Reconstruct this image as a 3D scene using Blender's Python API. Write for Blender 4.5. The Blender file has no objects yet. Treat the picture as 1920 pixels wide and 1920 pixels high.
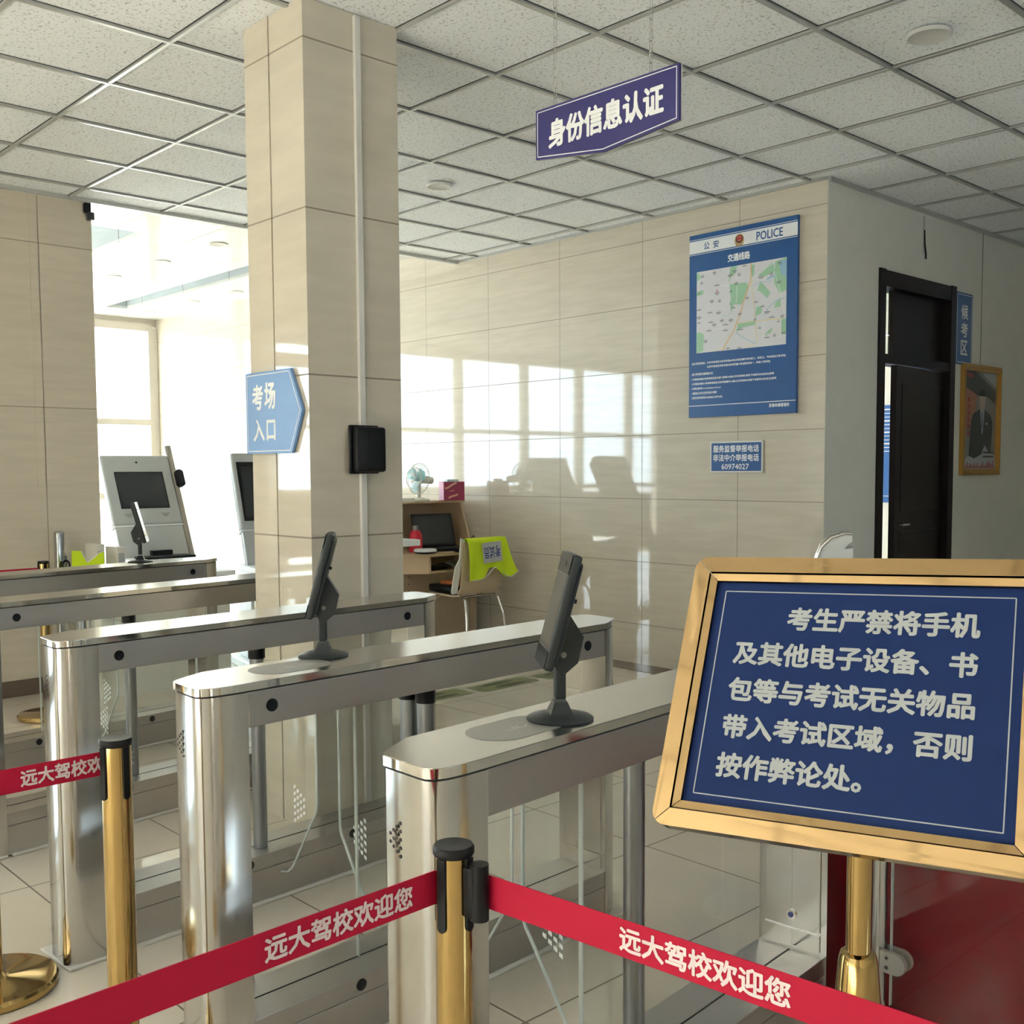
import bpy, bmesh, math, random
from mathutils import Vector, Matrix
random.seed(7)
sc = bpy.context.scene
C = sc.collection
PI = math.pi
# ------------------------------------------------------------------ camera
YAW, PITCH, ROLL, F, CX, CY, HC = math.radians(46.95), math.radians(-3.8), math.radians(-.34), 1992., 960., 1014., 1.37
fw = Vector((-math.sin(YAW)*math.cos(PITCH), math.cos(YAW)*math.cos(PITCH), math.sin(PITCH)))
r0 = Vector((math.cos(YAW), math.sin(YAW), 0)); u0 = r0.cross(fw)
rt = r0*math.cos(ROLL)+u0*math.sin(ROLL); upv = -r0*math.sin(ROLL)+u0*math.cos(ROLL)
cam = bpy.data.objects.new('camera', bpy.data.cameras.new('camera')); C.objects.link(cam)
cam.matrix_world = Matrix(((rt.x, upv.x, -fw.x, 0), (rt.y, upv.y, -fw.y, 0), (rt.z, upv.z, -fw.z, HC), (0, 0, 0, 1)))
cam.data.sensor_width = 36; cam.data.lens = F/1920*36; cam.data.shift_y = (CY-960)/1920
cam.data.clip_start = .02; cam.data.clip_end = 200
sc.camera = cam
# ------------------------------------------------------------------ light
SKY, SKYC = 9.0, (.72, .87, 1.0)
w = bpy.data.worlds.new('sky'); sc.world = w; w.use_nodes = True
bg = w.node_tree.nodes['Background']; bg.inputs[0].default_value = (*SKYC, 1); bg.inputs[1].default_value = SKY
sun = bpy.data.objects.new('sun', bpy.data.lights.new('sun', 'SUN')); C.objects.link(sun)
sun.data.energy = 72; sun.data.angle = .01; sun.data.color = (1, .975, .94); sun.rotation_euler = Vector((-.22, -.62, .75)).to_track_quat('Z', 'Y').to_euler()
def portal(name, loc, rot, sx, sy):
    l = bpy.data.lights.new(name, 'AREA'); l.shape = 'RECTANGLE'; l.size = sx; l.size_y = sy
    l.cycles.is_portal = True
    o = bpy.data.objects.new(name, l); C.objects.link(o); o.location = loc; o.rotation_euler = rot
portal('window_portal', (-12.46, .8, 1.6), (0, -PI/2, 0), 3.2, 9.8)
portal('rear_portal', (-2.3, -5.02, 1.55), (PI/2, 0, 0), 5.0, 2.9)
portal('side_portal', (4.12, 3.6, 1.9), (0, PI/2, 0), .8, 1.6)
sc.view_settings.view_transform = 'Standard'; sc.view_settings.look = 'None'
sc.view_settings.exposure = 0.8; sc.view_settings.gamma = 1; sc.view_settings.use_curve_mapping = False
sc.cycles.use_denoising = True
sc.cycles.max_bounces = 14; sc.cycles.diffuse_bounces = 6; sc.cycles.glossy_bounces = 6; sc.cycles.transparent_max_bounces = 24
sc.cycles.sample_clamp_indirect = 12; sc.cycles.caustics_reflective = False; sc.cycles.caustics_refractive = False
# ------------------------------------------------------------------ node helpers
class NT:
    def __init__(s, name):
        s.m = bpy.data.materials.new(name); s.m.use_nodes = True
        s.t = s.m.node_tree; s.b = s.t.nodes['Principled BSDF']; s.out = s.t.nodes['Material Output']
    def n(s, k, **kw):
        o = s.t.nodes.new(k)
        for a, v in kw.items(): setattr(o, a, v)
        return o
    def l(s, a, b): s.t.links.new(a, b)
    def math(s, op, a, b=None, c=None):
        o = s.n('ShaderNodeMath', operation=op)
        for i, v in enumerate((a, b, c)):
            if v is None: continue
            if isinstance(v, (int, float)): o.inputs[i].default_value = v
            else: s.l(v, o.inputs[i])
        return o.outputs[0]
    def coord(s):
        tc = s.n('ShaderNodeTexCoord'); return tc.outputs['Object']
    def xyz(s, v):
        o = s.n('ShaderNodeSeparateXYZ'); s.l(v, o.inputs[0]); return o.outputs
    def mix(s, f, a, b):
        o = s.n('ShaderNodeMix', data_type='RGBA')
        if isinstance(f, (int, float)): o.inputs[0].default_value = f
        else: s.l(f, o.inputs[0])
        for i, v in ((6, a), (7, b)):
            if isinstance(v, tuple): o.inputs[i].default_value = (*v[:3], 1)
            else: s.l(v, o.inputs[i])
        return o.outputs[2]
    def noise(s, vec, scale, detail=2, sx=1, sy=1, sz=1):
        mp = s.n('ShaderNodeMapping'); mp.inputs['Scale'].default_value = (sx, sy, sz); s.l(vec, mp.inputs[0])
        o = s.n('ShaderNodeTexNoise'); o.inputs['Scale'].default_value = scale; o.inputs['Detail'].default_value = detail
        s.l(mp.outputs[0], o.inputs['Vector']); return o.outputs[0]
    def ramp(s, f, a, b):
        o = s.n('ShaderNodeMapRange'); o.inputs[1].default_value = a; o.inputs[2].default_value = b; s.l(f, o.inputs[0]); return o.outputs[0]
    def set(s, **kw):
        for k, v in kw.items():
            s.b.inputs[k.replace('_', ' ')].default_value = (*v, 1) if isinstance(v, tuple) and len(v) == 3 else v
        return s
def M(name, col, rough=.5, metal=0., spec=.5, **kw):
    k = NT(name); k.set(Base_Color=col, Roughness=rough, Metallic=metal, Specular_IOR_Level=spec, **kw)
    v = k.coord(); f = k.noise(v, 9, 3)                     # slight procedural unevenness of the finish
    k.l(k.mix(f, tuple(c*.95 for c in col), tuple(min(1, c*1.05) for c in col)), k.b.inputs['Base Color'])
    return k.m
def joints(k, v, axes):
    """mask of thin joint lines; axes = [(index, pitch, offset, width), ...]"""
    x = k.xyz(v); m = None
    for i, d, o, wd in axes:
        a = k.math('ABSOLUTE', k.math('SUBTRACT', k.math('FRACT', k.math('ADD', k.math('DIVIDE', k.math('SUBTRACT', x[i], o), d), .5)), .5))
        q = k.math('LESS_THAN', a, wd/2/d)
        m = q if m is None else k.math('MAXIMUM', m, q)
    return m
def tile(name, col, jcol, axes, rough=.05, spec=.5, streak=(1, 1, 1), amp=.07, faint=None):
    k = NT(name); v = k.coord(); f = k.noise(v, 3, 4, *streak)
    base = k.mix(k.ramp(f, .3, .7), tuple(c*(1-amp) for c in col), tuple(c*(1+amp) for c in col))
    if faint:
        base = k.mix(k.math('MULTIPLY', joints(k, v, faint), .35), base, tuple(c*.72 for c in col))
    m = joints(k, v, axes)
    k.l(k.mix(m, base, jcol), k.b.inputs['Base Color'])
    k.l(k.math('ADD', k.math('MULTIPLY', m, .5), rough), k.b.inputs['Roughness'])
    k.set(Specular_IOR_Level=spec)
    return k.m
def steel(name, col, rough, stretch, aniso=0.):
    k = NT(name); v = k.coord(); f = k.noise(v, 60, 3, *stretch)
    k.l(k.mix(f, tuple(c*.985 for c in col), tuple(min(1, c*1.015) for c in col)), k.b.inputs['Base Color'])
    k.l(k.math('ADD', k.math('MULTIPLY', f, .02), rough-.01), k.b.inputs['Roughness'])
    k.set(Metallic=1., Anisotropic=aniso)
    return k.m
def glass(name, tint, ior=1.45, refl=1.0):
    k = NT(name); k.t.nodes.remove(k.b)
    tr = k.n('ShaderNodeBsdfTransparent'); tr.inputs[0].default_value = (*tint, 1)
    gl = k.n('ShaderNodeBsdfGlossy'); gl.inputs['Roughness'].default_value = .01
    fr = k.n('ShaderNodeFresnel'); fr.inputs[0].default_value = ior
    mx = k.n('ShaderNodeMixShader'); ge = k.n('ShaderNodeNewGeometry'); k.l(k.math('MULTIPLY', k.math('MULTIPLY', fr.outputs[0], refl), k.math('SUBTRACT', 1.0, ge.outputs['Backfacing'])), mx.inputs[0]); k.l(tr.outputs[0], mx.inputs[1]); k.l(gl.outputs[0], mx.inputs[2])
    k.l(mx.outputs[0], k.out.inputs[0]); return k.m
# ------------------------------------------------------------------ materials
TILE = (.60, .55, .46)
m_wall = tile('wall_tile', TILE, (.27, .23, .17), [(0, .795, -3.999, .005), (2, .441, .284, .005)], .035, .54, (1, 1, 9), .06,
              faint=[(2, .441, .236, .004)])
m_wallx = tile('side_wall_tile', (.60, .54, .445), (.30, .26, .20), [(1, .80, 2.40, .006), (2, 1.0, .775, .006)], .22, .45, (1, 1, 9), .05)
m_col = tile('column_tile', TILE, (.24, .20, .15), [(2, .606, .516, .006)], .04, .6, (1, 1, 6), .05)
m_floor = tile('floor_tile', (.64, .585, .495), (.16, .13, .10), [(0, .588, -1.85, .006), (1, .588, 2.94, .006)], .06, .55, (1, 1, 1), .05)
m_border = M('floor_border', (.13, .095, .07), .12)
m_paint = M('grey_paint', (.76, .76, .70), .85, spec=.2)
m_paint2 = M('warm_paint', (.58, .55, .50), .8, spec=.2)
m_white = M('white_paint', (.8, .8, .78), .6)
def ceiling_mat():
    k = NT('mineral_tile'); v = k.coord()
    mp = k.n('ShaderNodeMapping'); mp.inputs['Scale'].default_value = (1, 1, 1); k.l(v, mp.inputs[0])
    wp = k.n('ShaderNodeTexNoise'); wp.inputs['Scale'].default_value = 55; wp.inputs['Detail'].default_value = 2; k.l(mp.outputs[0], wp.inputs['Vector'])
    ad = k.n('ShaderNodeVectorMath', operation='MULTIPLY_ADD'); k.l(wp.outputs['Color'], ad.inputs[0]); ad.inputs[1].default_value = (.03, .03, 0); k.l(v, ad.inputs[2])
    vo = k.n('ShaderNodeTexVoronoi', feature='DISTANCE_TO_EDGE'); vo.inputs['Scale'].default_value = 48; k.l(ad.outputs[0], vo.inputs['Vector'])
    edge = k.math('LESS_THAN', vo.outputs['Distance'], .075)
    gate = k.math('GREATER_THAN', k.noise(v, 75, 1), .57)
    m = k.math('MULTIPLY', edge, gate)
    k.l(k.mix(m, (.87, .905, .95), (.58, .585, .59)), k.b.inputs['Base Color'])
    k.set(Roughness=.9, Specular_IOR_Level=.15); return k.m
m_ceil = ceiling_mat()
m_bar = M('grid_bar', (.50, .51, .50), .3, .5)
m_gap = M('grid_gap', (.10, .10, .10), .8)
m_acp = tile('white_panel', (.70, .71, .70), (.42, .40, .36), [(0, .975, -8.43, .012), (1, .62, 3.98, .010)], .16, .5, (1, 1, 1), .015)
m_acp2 = tile('grey_panel', (.50, .56, .60), (.25, .28, .30), [(0, .975, -8.43, .014)], .3, .5, (1, 1, 1), .02)
m_alu = M('window_frame_paint', (.52, .48, .42), .45)
m_wglass = glass('window_glass', (.97, .99, .98), 1.5)
m_glass = glass('gate_glass', (.975, .985, .98), 1.5)
m_gedge = M('glass_edge', (.50, .56, .55), .25)
m_steelv = steel('brushed_steel_upright', (.58, .57, .56), .13, (40, 40, 1), .5)
m_steelh = steel('brushed_steel_long', (.50, .48, .47), .33, (60, 2, 60), .3)
m_steelt = steel('brushed_steel_top', (.64, .63, .61), .20, (60, 2, 60))
m_chrome = steel('polished_rim', (.72, .70, .67), .08, (2, 2, 2))
m_post = steel('grey_gate_post', (.27, .28, .30), .33, (4, 4, .3))
m_pole = steel('steel_pole', (.55, .55, .55), .2, (4, 4, .3))
m_black = M('black_plastic', (.009, .009, .010), .38, spec=.22)
m_blackg = M('black_gloss', (.01, .011, .014), .12)
m_screen = M('dark_screen', (.018, .022, .026), .06)
m_dgrey = M('charcoal_plastic', (.024, .029, .032), .36, spec=.35)
m_pad = M('reader_pad', (.24, .235, .21), .35)
m_seam = M('dark_seam', (.03, .028, .026), .7)
m_brass = steel('brass', (.52, .355, .14), .08, (3, 3, .3))
m_gold = steel('gold_mirror_frame', (.34, .225, .108), .06, (2, 2, 2))
m_blue = M('sign_blue', (.011, .026, .105), .4, spec=.08)
m_indigo = M('hanging_sign_blue', (.035, .032, .16), .3)
m_lblue = M('arrow_sign_blue', (.16, .30, .58), .3)
m_pblue = M('police_blue', (.022, .10, .30), .3)
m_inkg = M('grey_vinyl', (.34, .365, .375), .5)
m_ink = M('white_ink', (.80, .82, .84), .5)
m_red = M('belt_red', (.42, .008, .036), .65, spec=.2)
m_rpanel = M('dark_red_panel', (.20, .012, .018), .25)
m_dwood = M('dark_door_wood', (.013, .0075, .0065), .4, spec=.3)
m_wood = M('beech_wood', (.62, .46, .30), .4)
m_woodp = M('plywood_back', (.55, .43, .29), .35)
m_caulk = M('sealant', (.62, .60, .56), .7)
m_pvc = M('white_trunking', (.66, .65, .62), .45)
m_kiosk = M('kiosk_grey', (.40, .425, .435), .4)
m_kiosk2 = M('kiosk_white', (.78, .81, .83), .35)
m_vest = M('safety_yellow', (.62, .80, .035), .8, spec=.1)
m_reflect = M('reflective_tape', (.52, .53, .52), .5)
m_navy = M('navy_ink', (.02, .05, .25), .6)
m_maroon = M('tissue_maroon', (.30, .03, .08), .5)
m_orange = M('orange_leather', (.42, .13, .04), .5)
m_taupe = M('taupe_plastic', (.34, .31, .27), .4)
m_teal = M('fan_blade_teal', (.25, .55, .60), .3)
m_ring = M('lamp_ring', (.62, .62, .60), .5)
m_lens = M('lamp_lens', (.50, .50, .47), .4)
m_offw = M('off_white_plastic', (.70, .68, .62), .4)
m_redp = M('red_plastic', (.60, .02, .05), .4)
m_cream = M('cream_render', (.72, .60, .42), .9)
m_pave = M('pale_paving', (.50, .50, .47), .9)
m_pave2 = M('paving', (.20, .20, .19), .9)
m_road = M('grey_road', (.20, .20, .20), .9)
# ------------------------------------------------------------------ geometry helpers
def link(name, me, mat=None, parent=None, smooth=None):
    o = bpy.data.objects.new(name, me); C.objects.link(o)
    if mat is not None:
        for x in (mat if isinstance(mat, (list, tuple)) else [mat]): me.materials.append(x)
    if parent: o.parent = parent
    if smooth: smooth_by(me, smooth)
    return o
def smooth_by(me, deg):
    bm = bmesh.new(); bm.from_mesh(me); lim = math.radians(deg)
    for f in bm.faces: f.smooth = True
    for e in bm.edges: e.smooth = len(e.link_faces) == 2 and e.calc_face_angle(9) < lim
    bm.to_mesh(me); bm.free()
def obj(name, bm, mat=None, parent=None, smooth=None):
    bmesh.ops.recalc_face_normals(bm, faces=bm.faces)
    me = bpy.data.meshes.new(name); bm.to_mesh(me); bm.free()
    return link(name, me, mat, parent, smooth)
def B(): return bmesh.new()
def box(bm, a, b, bev=0., seg=2, mi=0, M4=None):
    x0, y0, z0 = a; x1, y1, z1 = b
    vs = [bm.verts.new(p) for p in ((x0,y0,z0),(x1,y0,z0),(x1,y1,z0),(x0,y1,z0),(x0,y0,z1),(x1,y0,z1),(x1,y1,z1),(x0,y1,z1))]
    fs = [bm.faces.new([vs[i] for i in q]) for q in ((0,3,2,1),(4,5,6,7),(0,1,5,4),(1,2,6,5),(2,3,7,6),(3,0,4,7))]
    for f in fs: f.material_index = mi
    if bev:
        es = list({e for f in fs for e in f.edges})
        g = bmesh.ops.bevel(bm, geom=es, offset=bev, segments=seg, profile=.5, affect='EDGES')
        for f in g['faces']: f.material_index = mi
        vs = list({v for f in g['faces'] for v in f.verts} | {v for v in vs if v.is_valid})
    if M4 is not None:
        bmesh.ops.transform(bm, matrix=M4, verts=vs)
    return vs
def prism(bm, pts, z0, z1, mi=0, M4=None, holes=False):
    a = [bm.verts.new((p[0], p[1], z0)) for p in pts]; b = [bm.verts.new((p[0], p[1], z1)) for p in pts]
    n = len(pts); fs = [bm.faces.new(a[::-1]), bm.faces.new(b)]
    for i in range(n): fs.append(bm.faces.new((a[i], a[(i+1) % n], b[(i+1) % n], b[i])))
    for f in fs: f.material_index = mi
    if M4 is not None: bmesh.ops.transform(bm, matrix=M4, verts=a+b)
    return fs
def cyl(bm, p0, p1, r, r1=None, seg=24, mi=0, caps=True):
    p0, p1 = Vector(p0), Vector(p1); r1 = r if r1 is None else r1
    d = (p1-p0).normalized(); x = d.orthogonal().normalized(); y = d.cross(x)
    A = [bm.verts.new(p0+(x*math.cos(2*PI*i/seg)+y*math.sin(2*PI*i/seg))*r) for i in range(seg)]
    Bq = [bm.verts.new(p1+(x*math.cos(2*PI*i/seg)+y*math.sin(2*PI*i/seg))*r1) for i in range(seg)]
    fs = [bm.faces.new((A[i], A[(i+1) % seg], Bq[(i+1) % seg], Bq[i])) for i in range(seg)]
    if caps: fs += [bm.faces.new(A[::-1]), bm.faces.new(Bq)]
    for f in fs: f.material_index = mi
def lathe(bm, prof, c=(0, 0, 0), seg=40, mi=0):
    rings = []
    for r, z in prof:
        rings.append([bm.verts.new((c[0]+max(r, 1e-4)*math.cos(2*PI*i/seg), c[1]+max(r, 1e-4)*math.sin(2*PI*i/seg), c[2]+z)) for i in range(seg)])
    fs = []
    for a, b in zip(rings, rings[1:]):
        for i in range(seg): fs.append(bm.faces.new((a[i], a[(i+1) % seg], b[(i+1) % seg], b[i])))
    fs += [bm.faces.new(rings[0][::-1]), bm.faces.new(rings[-1])]
    for f in fs: f.material_index = mi
def tube(bm, pts, r, seg=10, closed=False, mi=0):
    P = [Vector(p) for p in pts]; n = len(P); rings = []; x = None
    for i, p in enumerate(P):
        if closed: d = (P[(i+1) % n]-P[i-1]).normalized()
        else: d = ((P[i+1] if i < n-1 else p)-(P[i-1] if i else p)).normalized()
        x = d.orthogonal().normalized() if x is None else (x-d*x.dot(d)).normalized()
        y = d.cross(x)
        rings.append([bm.verts.new(p+(x*math.cos(2*PI*k/seg)+y*math.sin(2*PI*k/seg))*r) for k in range(seg)])
    for i in range(n if closed else n-1):
        a, b = rings[i], rings[(i+1) % n]
        for k in range(seg): bm.faces.new((a[k], a[(k+1) % seg], b[(k+1) % seg], b[k])).material_index = mi
    if not closed: bm.faces.new(rings[0][::-1]); bm.faces.new(rings[-1])
def arc(cx, cy, r, a0, a1, n=6):
    return [(cx+r*math.cos(math.radians(a0+(a1-a0)*i/n)), cy+r*math.sin(math.radians(a0+(a1-a0)*i/n))) for i in range(n+1)]
def rrect(x0, y0, x1, y1, r, n=5):
    return arc(x1-r, y1-r, r, 0, 90, n)+arc(x0+r, y1-r, r, 90, 180, n)+arc(x0+r, y0+r, r, 180, 270, n)+arc(x1-r, y0+r, r, 270, 360, n)
def ring_prism(bm, outer, inner, z0, z1, mi=0, M4=None):
    """closed frame between two outlines with the same point count"""
    n = len(outer)
    V = [[bm.verts.new((p[0], p[1], z)) for p in L] for L in (outer, inner) for z in (z0, z1)]
    o0, o1, i0, i1 = V
    for i in range(n):
        j = (i+1) % n
        for q in ((o0[i], o0[j], o1[j], o1[i]), (i0[j], i0[i], i1[i], i1[j]), (o1[i], o1[j], i1[j], i1[i]), (o0[j], o0[i], i0[i], i0[j])):
            bm.faces.new(q).material_index = mi
    if M4 is not None: bmesh.ops.transform(bm, matrix=M4, verts=[v for L in V for v in L])
def frame_M(o, x, y):
    """local (u, v, n) -> parent space, n = x cross y"""
    x = Vector(x).normalized(); y = (Vector(y)-x*Vector(y).dot(x)).normalized(); z = x.cross(y)
    return Matrix(((x.x, y.x, z.x, o[0]), (x.y, y.y, z.y, o[1]), (x.z, y.z, z.z, o[2]), (0, 0, 0, 1)))
_tc = {}
def text_polys(s, bold):
    key = (s, bold)
    if key not in _tc:
        c = bpy.data.curves.new('lettering_source', 'FONT'); c.body = s; c.size = 1; c.offset = bold; c.resolution_u = 2
        o = bpy.data.objects.new('lettering_source', c); C.objects.link(o)
        dg = bpy.context.evaluated_depsgraph_get()
        me = bpy.data.meshes.new_from_object(o.evaluated_get(dg))
        V = [(v.co.x, v.co.y) for v in me.vertices]; Fs = [tuple(p.vertices) for p in me.polygons]
        bpy.data.objects.remove(o); bpy.data.curves.remove(c); bpy.data.meshes.remove(me)
        _tc[key] = (V, Fs)
    return _tc[key]
def letters(bm, s, x0, y0, x1, y1, M4, bold=.02, lift=.0008, rot180=False):
    """fit the string into the rectangle (x0,y0)-(x1,y1) of the plane M4"""
    V, Fs = text_polys(s, 0.)
    if not V: return
    ax, bx = min(v[0] for v in V), max(v[0] for v in V); ay, by = min(v[1] for v in V), max(v[1] for v in V)
    d = bold*abs(y1-y0)                                    # stroke weight: the glyphs are repeated a hair apart
    offs = [(0, 0)] if d == 0 else [(0, 0), (1, 0), (-1, 0), (0, 1), (0, -1), (.7, .7), (-.7, .7), (.7, -.7), (-.7, -.7)]
    x0 += d; x1 -= d; y0 += d; y1 -= d
    for k, (ox, oy) in enumerate(offs):
        vs = []
        for x, y in V:
            u, q = (x-ax)/(bx-ax), (y-ay)/(by-ay)
            if rot180: u, q = 1-u, 1-q
            vs.append(bm.verts.new(M4 @ Vector((x0+u*(x1-x0)+ox*d, y0+q*(y1-y0)+oy*d, lift+k*4e-6))))
        for f in Fs:
            try: bm.faces.new([vs[i] for i in f])
            except ValueError: pass
def flat(name, bm, mat, parent=None):
    me = bpy.data.meshes.new(name); bm.to_mesh(me); bm.free(); return link(name, me, mat, parent)
def poly(bm, pts, M4, lift=0., mi=0):
    f = bm.faces.new([bm.verts.new(M4 @ Vector((p[0], p[1], lift))) for p in pts]); f.material_index = mi
    return f
def strip(bm, pts, wd, M4, lift=0., mi=0):
    for a, b in zip(pts, pts[1:]):
        a, b = Vector(a), Vector(b); d = (b-a).normalized(); n = Vector((-d.y, d.x))*wd/2
        poly(bm, [a-n, b-n, b+n, a+n], M4, lift, mi)
def outline(bm, pts, wd, M4, lift=.0006, mi=0):
    strip(bm, list(pts)+[pts[0]], wd, M4, lift, mi)
def tag(o, label, cat, group=None, kind=None):
    o['label'] = label; o['category'] = cat
    if group: o['group'] = group
    if kind: o['kind'] = kind
    return o
def thing(name, label, cat, loc=(0, 0, 0), rz=0., group=None):
    o = bpy.data.objects.new(name, None); C.objects.link(o); o.location = loc; o.rotation_euler = (0, 0, rz); o.empty_display_size = .05
    return tag(o, label, cat, group)
def struct(name, bm, mat, parent=None, smooth=None):
    o = obj(name, bm, mat, parent, smooth)
    if parent is None: o['kind'] = 'structure'
    return o
# ================================================================== THE ROOM
H = 3.07; XV = -12.42; YM = 5.72; XL = -6.8; XD = -3.38; HV = 3.2
b = B(); box(b, (-13, -6, -.1), (4, 13, 0)); struct('floor', b, m_floor)
b = B(); box(b, (XV, YM-.215, 0), (XD-.02, YM-.002, .003)); struct('trim_1', b, m_border)
# tiled ceiling and its metal grid
b = B(); box(b, (XL+.03, -5, H+.012), (4, 13, H+.05)); ceil = struct('ceiling', b, m_ceil)
b = B()
gx = [-2.2936+.6*i for i in range(-8, 11)]; gy = [3.7814+.6*j for j in range(-15, 16)]
for x in gx:
    if XL+.05 < x < 3.9: box(b, (x-.009, -5, H), (x+.009, 13, H+.012)); box(b, (x-.016, -5, H+.0105), (x+.016, 13, H+.0122), mi=1)
for y in gy:
    if -5 < y < 12.9: box(b, (XL+.03, y-.008, H+.001), (4, y+.008, H+.012)); box(b, (XL+.03, y-.014, H+.0107), (4, y+.014, H+.0122), mi=1)
box(b, (XL+.03, -5, H-.012), (XL+.055, YM, H+.012))
box(b, (XL, YM-.018, H-.004), (XD, YM, H+.012)); box(b, (XD, YM, H-.012), (XD+.02, 13, H+.012))
obj('ceiling_grid', b, [m_bar, m_gap], ceil)
# panel ceiling of the glazed porch, with two recessed slots
def slab_with_slots(bm, x0, x1, y0, y1, z0, z1, slots):
    xs = sorted({x0, x1, *[s[0] for s in slots], *[s[1] for s in slots]}); ys = sorted({y0, y1, *[s[2] for s in slots], *[s[3] for s in slots]})
    for xa, xb in zip(xs, xs[1:]):
        for ya, yb in zip(ys, ys[1:]):
            cx, cy = (xa+xb)/2, (ya+yb)/2
            if not any(s[0] < cx < s[1] and s[2] < cy < s[3] for s in slots): box(bm, (xa, ya, z0), (xb, yb, z1))
slots = [(-11.75, -6.95, 4.84, 5.09), (-11.75, -7.97, 2.6, 3.6)]
b = B(); slab_with_slots(b, XV-.1, XL+.04, -4, YM+.12, HV, HV+.03, slots); porch = struct('ceiling_porch', b, m_acp)
b = B()
for s in slots:
    for (xa, xb, ya, yb) in ((s[0]-.02, s[0], s[2], s[3]), (s[1], s[1]+.02, s[2], s[3]), (s[0], s[1], s[2]-.02, s[2]), (s[0], s[1], s[3], s[3]+.02)): box(b, (xa, ya, HV+.031), (xb, yb, HV+.30))
    box(b, (s[0], s[2], HV+.28), (s[1], s[3], HV+.30))
obj('ceiling_slot', b, m_acp2, porch)
b = B(); box(b, (XL+.005, -5, H-.01), (XL+.03, YM, HV+.1)); struct('trim_2', b, m_white)
b = B(); box(b, (XV-.6, -5, HV+.4), (4, 13, HV+.5)); struct('ceiling_slab', b, m_white)
# walls
b = B(); box(b, (XV-.3, YM, 0), (XD-.002, YM+.12, HV+.4)); struct('wall_back', b, m_wall)
DY0, DY1, DZ = 6.345, 7.40, 2.60
b = B()
box(b, (XD-.12, YM+.001, 0), (XD, DY0, H)); box(b, (XD-.12, DY1, 0), (XD, 13, H)); box(b, (XD-.12, DY0, DZ), (XD, DY1, H))
struct('wall_corridor', b, m_paint)
b = B(); box(b, (XD-.12, 13, 0), (4.1, 13.1, H)); struct('wall_end', b, m_paint)
b = B(); box(b, (XL-.3, .35, 0), (XL, 2.73, H)); box(b, (XL-.3, -2.6, 2.55), (XL, .35, H)); box(b, (XL-.3, -5, 0), (XL, -2.6, H)); struct('wall_left', b, m_wallx)
b = B(); box(b, (4, -5, 0), (4.1, 2.8, H+.3)); box(b, (4, 4.4, 0), (4.1, 13, H+.3)); box(b, (4, 2.8, 0), (4.1, 4.4, 1.5)); box(b, (4, 2.8, 2.3), (4.1, 4.4, H+.3)); struct('wall_right', b, m_paint2)
RX = (-4.8, .2)
b = B(); box(b, (XL-.3, -5.1, 0), (RX[0], -5, H+.3)); box(b, (RX[1], -5.1, 0), (4.1, -5, H+.3)); box(b, (RX[0], -5.1, 0), (RX[1], -5, .12)); box(b, (RX[0], -5.1, 3.0), (RX[1], -5, H+.3))
struct('wall_rear', b, m_paint2)
b = B(); box(b, (XV-.3, -4.1, 0), (XL-.3, -4, HV+.4)); struct('wall_porch', b, m_paint2)
def window(name, axis, fixed, span, zs, ms, th=.045, dep=.06, frame=m_alu):
    """grid window in the plane axis=fixed; span = mullion positions, zs = rails"""
    b = B()
    def bx(a0, a1, z0, z1, d):
        if axis == 0: box(b, (fixed-d, a0, z0), (fixed+d, a1, z1))
        else: box(b, (a0, fixed-d, z0), (a1, fixed+d, z1))
    for i, (s, wd) in enumerate(span): bx(s-wd/2, s+wd/2, zs[0][0], zs[-1][0], dep)
    for z, wd in zs: bx(span[0][0], span[-1][0], z-wd/2, z+wd/2, dep*.9)
    o = struct(name, b, frame)
    g = B()
    if axis == 0: box(g, (fixed-.004, span[0][0], zs[0][0]), (fixed+.004, span[-1][0], zs[-1][0]))
    else: box(g, (span[0][0], fixed-.004, zs[0][0]), (span[-1][0], fixed+.004, zs[-1][0]))
    obj('window_glass', g, m_wglass, o); return o
window('window_1', 0, XV, [(5.66, .11), (4.62, .13), (3.45, .10), (2.2, .10), (.94, .12), (-.44, .11), (-1.72, .12), (-3.0, .11), (-3.96, .1)],
       [(.06, .12), (1.095, .075), (1.97, .07), (3.10, .09)], None)
b = B(); box(b, (XV-.08, -4, 3.12), (XV+.03, YM, HV+.3)); struct('wall_lintel', b, m_alu)
window('window_2', 1, -5.05, [(-4.8, .1), (-3.55, .08), (-2.3, .08), (-1.05, .08), (.2, .1)], [(.15, .1), (1.0, .07), (2.2, .07), (2.98, .08)], None)
window('added_side_window', 0, 4.05, [(2.8, .1), (3.6, .07), (4.4, .1)], [(1.52, .08), (2.28, .08)], None)  # unseen window, added to brighten the corridor wall
# glazed porch doors in the side wall behind the queue
b = B()
for y in (-2.56, -1.6, -1.12, -.64, .31): box(b, (XL-.2, y-.04, 0), (XL-.12, y+.04, 2.55))
for z in (.06, 1.0, 2.2, 2.5): box(b, (XL-.2, -2.6, z-.05), (XL-.12, .35, z+.05))
d1 = struct('door_1', b, m_alu); b = B(); box(b, (XL-.165, -2.6, 0), (XL-.157, .35, 2.5)); obj('door_glass', b, m_wglass, d1)
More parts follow.
